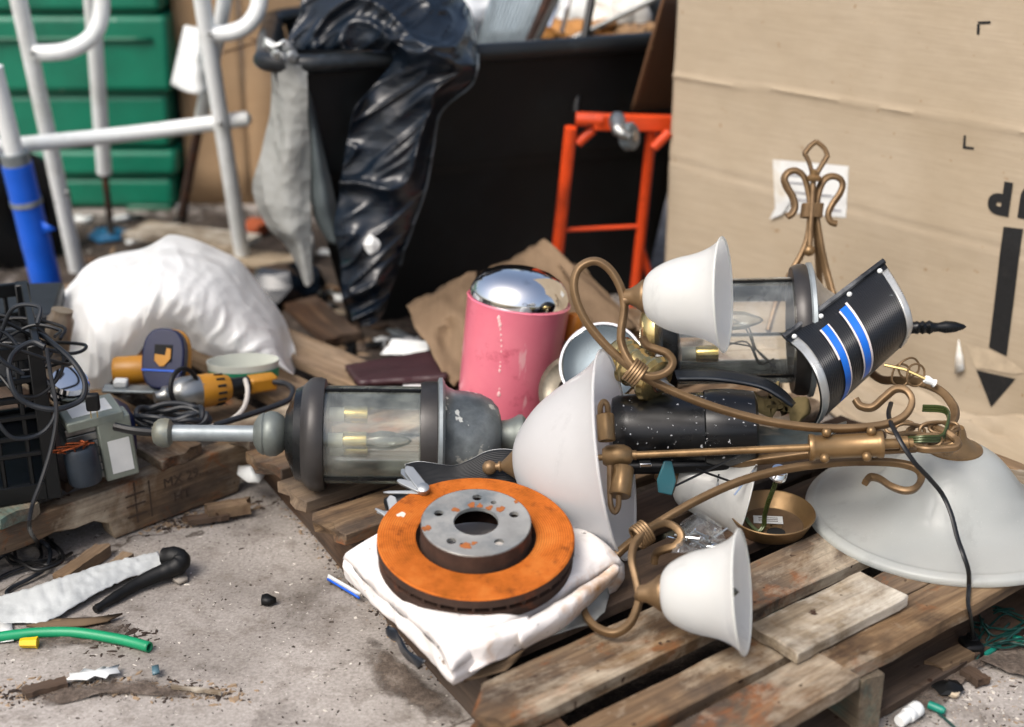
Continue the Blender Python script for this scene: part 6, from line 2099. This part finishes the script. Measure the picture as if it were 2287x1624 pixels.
# ------------------------------------------------------------------ rubble in the middle distance
def plank_at(u0, v0, u1, v1, w, t, lb, mat, z=0.03, seed=0, cat='plank', zb=None):
    a, b = S(u0, v0, z), S(u1, v1, zb if zb is not None else z)
    o = board('loose_plank', (b - a).length, w, t, axes(a, b - a), mat, None, seed, 0.01, 0.01, 12)
    return tag(o, lb, cat)
plank_at(300, 512, 560, 545, 0.13, 0.018, 'grey plank lying in the rubble below the tan carton', m_wood_white, 0.06, 71)
plank_at(430, 560, 660, 590, 0.10, 0.015, 'whitewashed board in the rubble left of the black bin', m_wood_white, 0.05, 72)
plank_at(640, 650, 770, 760, 0.09, 0.02, 'brown plank lying along the foot of the black bin', m_wood_dark, 0.03, 73)
plank_at(560, 600, 700, 690, 0.06, 0.02, 'dark plank behind the white bag', m_wood_dark, 0.03, 74)
def chunk(nm, u, v, z, size, mat, lb, cat, seed, sq=(1, 1, .6)):
    m = MB()
    c = S(u, v, z)
    vs, fs = [], []
    bm = bmesh.new()
    bmesh.ops.create_icosphere(bm, subdivisions=2, radius=1)
    for q in bm.verts:
        k = 1 + 0.55 * nz(q.co, 1.3, seed)
        vs.append(c + Vector((q.co.x * sq[0], q.co.y * sq[1], q.co.z * sq[2])) * size * k)
    fs = [tuple(x.index for x in f.verts) for f in bm.faces]
    bm.free()
    m.add(vs, fs)
    o = m.build(nm, mat, ang=25)
    return tag(o, lb, cat) if lb else o
m_foam = simple('white_foam', '#d5d8d6', 0.8, 0, 0.12, 14, 0.3)
m_brick = simple('orange_brick', '#a8522c', 0.8, 0, 0.3, 14, 0.3)
chunk('rubbish_sack', 640, 640, 0.05, 0.10, m_sack, 'black crumpled sack on the ground left of the bin', 'sack', 3)
chunk('foam_chunk', 680, 560, 0.04, 0.045, m_foam, 'white foam chunk at the foot of the grey sheet', 'foam', 5, (0.6, 1, 1.4))
chunk('foam_chunk', 655, 670, 0.02, 0.05, m_foam, 'flat white foam chunk right of the white bag', 'foam', 6, (1, .6, .4))
chunk('brick_piece', 575, 505, 0.04, 0.04, m_brick, 'orange brick piece in the rubble right of the frame leg', 'brick', 7)
chunk('blue_lid', 245, 525, 0.02, 0.06, simple('blue_lid', '#1a5f86', 0.5, 0, .2, 9, 0), 'blue plastic lid under the rear leg of the frame', 'lid', 9, (1, 1, .3))
chunk('foam_chunk', 830, 545, 0.30, 0.016, m_foam, 'shiny white scrap caught in the fold of the black bag', 'scrap', 11, (1, .5, 1.3))
bpy.data.objects[-1] if False else None
rub = random.Random(4)
mats_r = [m_paper, m_wood_dark, m_card_torn, m_black, m_foam, m_wood, m_brick, m_galv]
names = {0: ('paper_scrap', 'paper'), 1: ('wood_scrap', 'wood'), 2: ('cardboard_scrap', 'cardboard'), 3: ('plastic_scrap', 'plastic'), 4: ('foam_scrap', 'foam'), 5: ('wood_scrap', 'wood'), 6: ('brick_scrap', 'brick'), 7: ('metal_scrap', 'metal')}
seen_lb = set()
def where(u, v):
    refs = [((330, 530), 'under the rear leg of the white frame'), ((470, 520), 'before the tan carton'), ((600, 560), 'beside the right leg of the white frame'), ((700, 640), 'at the tip of the hanging grey sheet'), ((680, 720), 'just right of the white plastic bag'), ((760, 700), 'at the near corner of the black bin'), ((780, 780), 'left of the maroon folder'), ((860, 720), 'behind the white paper sheet'), ((900, 660), 'left of the torn cardboard'), ((700, 790), 'above the tan pallet board')]
    return min(refs, key=lambda q: (q[0][0] - u) ** 2 + (q[0][1] - v) ** 2)[1]
cols = {0: 'white', 1: 'dark brown', 2: 'tan', 3: 'black', 4: 'white', 5: 'grey brown', 7: 'grey'}
for i in range(110):
    u, v = rub.uniform(20, 960), rub.uniform(475, 800)
    if 590 < u < 660 and v > 700 or (u < 640 and v > 570 and rub.random() < .8):
        u = rub.uniform(660, 900)
        v = rub.uniform(640, 790)
    k = rub.choice([0, 0, 1, 1, 2, 3, 3, 4, 5, 7])
    p = S(u, v, 0.015)
    m = MB()
    L, w = rub.uniform(.02, .08), rub.uniform(.012, .045)
    aa, tl = rub.uniform(0, tau), rub.uniform(-.5, .5)
    d = Vector((cos(aa), sin(aa), tl * .5))
    Mx = axes(p, d)
    m.grid(5, 4, lambda a, b: Mx @ Vector(((a - .5) * L * (1 + .3 * nz((b * 3, i, 0), 1)), (b - .5) * w * (1 + .4 * nz((a * 3, i, 1), 1)), 0.01 * nz((a * 3, b * 3, i), 1))))
    nm, cat = names[k]
    th = rub.choice([0.002, 0.004, 0.012])
    size = 'tiny' if L * w < .0007 else ('large' if L * w > .002 else 'small')
    form = 'narrow ' if L > 2.6 * w else ('squarish ' if L < 1.35 * w else '')
    lb = '%s %s%s %s %s' % (size, form, cols[k], nm.replace('_', ' '), where(u, v))
    if lb in seen_lb:
        continue
    seen_lb.add(lb)
    tag(m.build(nm, mats_r[k], solid=th), lb, cat, 'scraps strewn left of the black bin')

# ------------------------------------------------------------------ floor in front: strip, hoses, scraps
m_strip = simple('ribbed_grey_paper', '#b4b8b8', 0.7, 0, 0.15, 14, 0.5, 40, dirt='#8b8f90', dirt_amt=0.35)
rows = [[S(-40, 1345, .012), S(60, 1318, .02), S(160, 1285, .026), S(260, 1255, .024), S(352, 1235, .016)],
        [S(-40, 1372, .008), S(70, 1352, .014), S(170, 1312, .02), S(265, 1276, .02), S(365, 1250, .014)],
        [S(-40, 1395, .004), S(60, 1394, .004), S(110, 1388, .008), S(270, 1300, .010), S(392, 1262, .006)]]
m = MB(); m.grid(60, 18, patch(rows, 60, 18, lambda p, a, b: Vector((0, 0, 0.0025)) * ridged((a * 30, b * 3, 0), 1, 2)))
tag(m.build('paper_strip', m_strip, solid=0.0015, ang=180), 'long crinkled grey paper strip lying on the concrete', 'paper strip')
hs_ = thing('rubber_hose', 'bent black rubber hose lying along the grey paper strip', 'hose', S(380, 1260, 0))
m = MB()
pp = crom([S(212, 1362, .008), S(250, 1338, .010), S(300, 1308, .013), S(340, 1288, .017), S(378, 1272, .022), S(398, 1262, .026), S(404, 1250, .03), S(390, 1243, .032), S(368, 1244, .028)], 5)
m.tube(pp, [0.006 + 0.010 * min(1, i / 24) + 0.002 * nz((i * .6, 0, 0), 1) for i in range(len(pp))], 12)
m.build('hose', m_rubber, hs_)
m_ghose = simple('green_hose', '#0d8a5c', 0.42, 0, 0.12, 12, 0.1, dirt='#0a6b48', dirt_amt=0.2)
gh = thing('garden_hose', 'piece of green hose lying on the concrete at the left', 'hose', S(180, 1425, 0))
pp = crom([S(-60, 1432, .009), S(20, 1420, .009), S(90, 1413, .009), S(170, 1413, .009), S(250, 1425, .0085), S(300, 1436, .0085), S(334, 1446, .0085)], 6)
m = MB(); m.tube(pp, 0.0082, 14, cap=False); m.build('hose', m_ghose, gh, solid=0.002)
yn = MB(); yn.lathe([(0, 0), (0.0065, 0), (0.0075, 0.004), (0.0085, 0.022), (0.0095, 0.026), (0, 0.026)], 6, frame(S(45, 1436, .009), (1, 0.05, 0)))
tag(yn.build('wire_nut', simple('yellow_wire_nut', '#d8b41e', 0.45, 0, .1, 9, 0)), 'yellow plastic wire nut beside the green hose', 'wire nut')
def fleck(nm, poly, z, t, mat, lb, cat, curl=0.0):
    pts = [S(u, v, 0.0) for u, v in poly]
    c = sum(pts, Vector()) / len(pts)
    m = MB()
    n = len(pts)
    base = [Vector((p.x, p.y, z + curl * nz(p, 40, 3))) for p in pts]
    m.add([Vector((c.x, c.y, z + curl * .5))] + base, [(0, 1 + i, 1 + (i + 1) % n) for i in range(n)])
    return tag(m.build(nm, mat, solid=t, offset=1), lb, cat)
fleck('paper_scrap', [(146, 1534), (158, 1524), (156, 1516), (178, 1514), (190, 1506), (214, 1510), (232, 1501), (250, 1504), (269, 1497), (264, 1508), (270, 1516), (246, 1520), (238, 1529), (214, 1525), (196, 1535), (170, 1531)], 0.010, 0.0008, m_paper, 'torn white paper scrap beside the brown stick in front', 'paper', 0.004)
plank_at(52, 1548, 158, 1521, 0.019, 0.009, 'short brown stick at the bottom left on the dirt', m_wood_dark, 0.008, 81, 'stick')
fleck('plastic_chip', [(340, 1503), (356, 1499), (358, 1516), (342, 1520)], 0.008, 0.004, simple('teal_grey_chip', '#4f6d78', 0.4, 0, .1, 9, 0), 'small square blue grey plastic chip on the dirt', 'plastic chip')
plank_at(372, 1533, 500, 1548, 0.006, 0.005, 'thin grey splinter at the end of the dirt strip', m_wood_white, 0.006, 82, 'splinter')
fleck('rubber_chip', [(586, 1345), (598, 1342), (618, 1352), (600, 1358), (584, 1356)], 0.004, 0.01, m_rubber, 'small black rubber chip alone on the bare concrete', 'rubber chip')
cardm = thing('printed_card', 'blue edged white card stub leaning by the pallet stringer', 'card', S(765, 1308, 0))
m = MB(); m.grid(6, 2, lambda a, b: S(733 + 72 * a - 4 * b, 1283 + 42 * a + 12 * b, 0.02 - 0.014 * b)); m.build('card', m_label, cardm, solid=0.0015)
m = MB(); m.grid(6, 1, lambda a, b: S(730 + 72 * a, 1285 + 43 * a + 4 * b + 7, 0.0135 - 0.004 * b)); m.build('blue_edge', m_bluetape, cardm, solid=0.002)
fleck('stone_flake', [(385, 1290), (402, 1283), (418, 1290), (420, 1302), (400, 1310), (386, 1302)], 0.003, 0.005, simple('grey_flake', '#8d867d', 0.9, 0, .2, 20, .2), 'thin grey concrete flake below the black hose', 'flake')
fleck('plastic_chip', [(0, 1398), (28, 1400), (32, 1438), (2, 1440)], 0.004, 0.001, m_label, 'white printed wrapper under the green hose at the left edge', 'wrapper', 0.004)
plank_at(130, 1300, 235, 1225, 0.025, 0.02, 'split brown stick behind the grey paper strip', m_wood_pale, 0.012, 83, 'stick')
plank_at(250, 1270, 290, 1238, 0.02, 0.012, 'short tan splinter tucked behind the paper strip', m_wood_pale, 0.01, 84, 'splinter')
fleck('bark_sheet', [(60, 1408), (120, 1392), (220, 1390), (275, 1382), (240, 1400), (190, 1408), (100, 1416)], 0.007, 0.003, m_card_torn, 'brown bark sheet under the green hose', 'bark', 0.004)
fleck('white_flake', [(540, 1105), (575, 1110), (592, 1118), (582, 1134), (560, 1128), (538, 1118)], 0.05, 0.006, m_foam, 'curled white flake in the corner between the two pallets', 'flake', 0.02)
plank_at(455, 1145, 560, 1128, 0.03, 0.02, 'broken tan splinter by the end of the left pallet', m_wood_pale, 0.02, 85, 'splinter')
plank_at(410, 1165, 520, 1150, 0.02, 0.01, 'thin brown splinter lying before the left pallet', m_wood_dark, 0.012, 86, 'splinter')
plank_at(2080, 1500, 2160, 1460, 0.03, 0.02, 'rough wood chunk beside the black plug', m_wood_pale, 0.012, 87, 'wood chunk')
plank_at(2150, 1495, 2200, 1525, 0.02, 0.012, 'dark wood sliver at the lower right', m_wood_dark, 0.01, 88, 'sliver')

# string lights at the lower right
m_gcord = simple('green_cord', '#0a3a34', 0.45, 0, 0.2, 12, 0.05)
sl = thing('string_lights', 'tangled green string lights on the ground at the right edge', 'string lights', S(2230, 1420, 0))
for k in range(4):
    m = MB(); m.tube(crom(floor_wild(2225 + k * 10, 1385 + k * 12, 16, 50 + 8 * k, 26, 20 + k, 2), 6), 0.0017, 6); m.build('light_cord', m_gcord, sl)
m = MB(); m.tube(crom([S(2180, 1475, .008), S(2200, 1440, .02), S(2240, 1420, .02), S(2290, 1400, .015), S(2330, 1390, .01)], 6), 0.0017, 6); m.build('light_cord', m_gcord, sl)
m_gsock = simple('green_socket', '#0b7a68', 0.4, 0, 0.1, 9, 0)
for u, v, d in ((2195, 1462, (1, .6, .1)), (2262, 1425, (1, -.7, .1)), (2240, 1380, (-.6, 1, .2))):
    m = MB(); m.lathe([(0, 0), (0.0055, 0), (0.006, 0.005), (0.0045, 0.022), (0.0035, 0.024), (0.0025, 0.036), (0, 0.04)], 10, frame(S(u, v, .008), d)); m.build('light_socket', m_gsock, sl)
wbk = thing('lamp_plug', 'white ribbed lamp plug with green socket at the bottom right corner', 'plug', S(2040, 1600, 0))
wp = frame(S(2008, 1612, .011), Vector((0.75, 0.66, 0.03)))
m = MB(); m.lathe([(0, 0), (0.008, 0), (0.009, 0.003), (0.009, 0.018), (0.011, 0.02), (0.0115, 0.028), (0.010, 0.03), (0.0115, 0.033), (0.0115, 0.044), (0.009, 0.047), (0, 0.047)], 18, wp); m.build('white_body', m_film, wbk)
m = MB(); m.lathe([(0, 0.0), (0.006, 0.0), (0.006, 0.02), (0.004, 0.024), (0, 0.024)], 12, frame(S(2075, 1574, .009), Vector((0.7, -0.6, 0)))); m.build('green_socket', m_gsock, wbk)
cord('cable', [S(2095, 1592, .006), S(2125, 1618, .005), S(2160, 1650, .004)], 0.0018, m_gcord, 'short green cord running off the bottom edge')
chunk('rubber_scrap', 2118, 1535, .008, .022, m_rubber, 'curled black rubber scrap at the lower right', 'scrap', 21, (1, .8, .4))
chunk('pebble', 2130, 1550, .006, .009, simple('pale_pebble', '#b8a992', .9, 0, .2, 9, .1), 'pale pebble beside the black rubber scrap', 'pebble', 22)

# ------------------------------------------------------------------ uncountable crumbs
def scatter(name, n, region, mats, smin, smax, seed, flat=0.5, lb='', cat=''):
    r = random.Random(seed)
    obs = []
    for mt in mats:
        m = MB()
        for _ in range(n):
            u, v = region(r)
            p = S(u, v, 0)
            s = r.uniform(smin, smax) * r.random() ** 1.5 + smin
            a = r.uniform(0, tau)
            ex_, ey_ = s * r.uniform(.6, 2.2), s * r.uniform(.4, .9)
            h = s * flat * r.uniform(.4, 1)
            pts = []
            for k in range(5):
                t = tau * k / 5 + r.uniform(-.4, .4)
                x, y = ex_ * cos(t), ey_ * sin(t)
                pts.append((p.x + x * cos(a) - y * sin(a), p.y + x * sin(a) + y * cos(a)))
            o = len(m.v)
            m.v += [Vector((x, y, 0.0)) for x, y in pts] + [Vector((x * .8 + p.x * .2, y * .8 + p.y * .2, h)) for x, y in pts]
            m.f += [tuple(o + 5 + k for k in range(5))] + [(o + k, o + (k + 1) % 5, o + 5 + (k + 1) % 5, o + 5 + k) for k in range(5)]
        stuff(m.build(name, mt, ang=20), lb, cat)
m_crumb_d = simple('dark_crumb', '#33271f', .95, 0, .4, 30, 0)
m_crumb_t = simple('tan_crumb', '#8f7a62', .95, 0, .3, 30, 0)
m_crumb_w = simple('pale_crumb', '#c4beb4', .9, 0, .2, 30, 0)
def gauss_strip(pts, w):
    def f(r):
        i = r.randrange(len(pts) - 1)
        t = r.random()
        a, b = pts[i], pts[i + 1]
        return a[0] + (b[0] - a[0]) * t + r.gauss(0, w), a[1] + (b[1] - a[1]) * t + r.gauss(0, w * .45)
    return f
scatter('grit', 420, gauss_strip([(-20, 1560), (150, 1535), (330, 1535), (540, 1555)], 28), [m_crumb_d, m_crumb_t], .0008, .005, 1, .5, 'brown dirt crumbs in the strip at the bottom left', 'grit')
scatter('litter', 260, gauss_strip([(0, 1425), (120, 1405), (260, 1395), (330, 1430), (200, 1450)], 22), [m_crumb_d], .001, .006, 2, .4, 'dark bark litter around the green hose', 'litter')
scatter('grit', 500, lambda r: (r.uniform(0, 1050), r.uniform(1120, 1640)), [m_crumb_d, m_crumb_w], .0005, .0028, 3, .5, 'fine grit spread over the bare concrete', 'grit')
scatter('grit', 420, lambda r: (r.uniform(1900, 2300), r.uniform(1380, 1640)), [m_crumb_d, m_crumb_w, m_crumb_t], .0006, .003, 4, .6, 'coarse grit on the ground at the lower right', 'grit')
scatter('rubble', 800, lambda r: (r.uniform(100, 1000), r.uniform(490, 900)), [m_crumb_d, m_crumb_t, m_crumb_w], .002, .014, 5, .6, 'mixed rubble on the ground left of the black bin', 'rubble')
scatter('litter', 320, gauss_strip([(620, 1110), (760, 1270), (900, 1420), (1020, 1540)], 16), [m_crumb_d, m_crumb_t], .0008, .004, 6, .5, 'dark grit along the side of the front pallet', 'litter')
scatter('litter', 260, gauss_strip([(330, 1180), (450, 1160), (590, 1120)], 18), [m_crumb_d, m_crumb_t], .001, .006, 7, .5, 'brown splinters along the foot of the left pallet', 'litter')
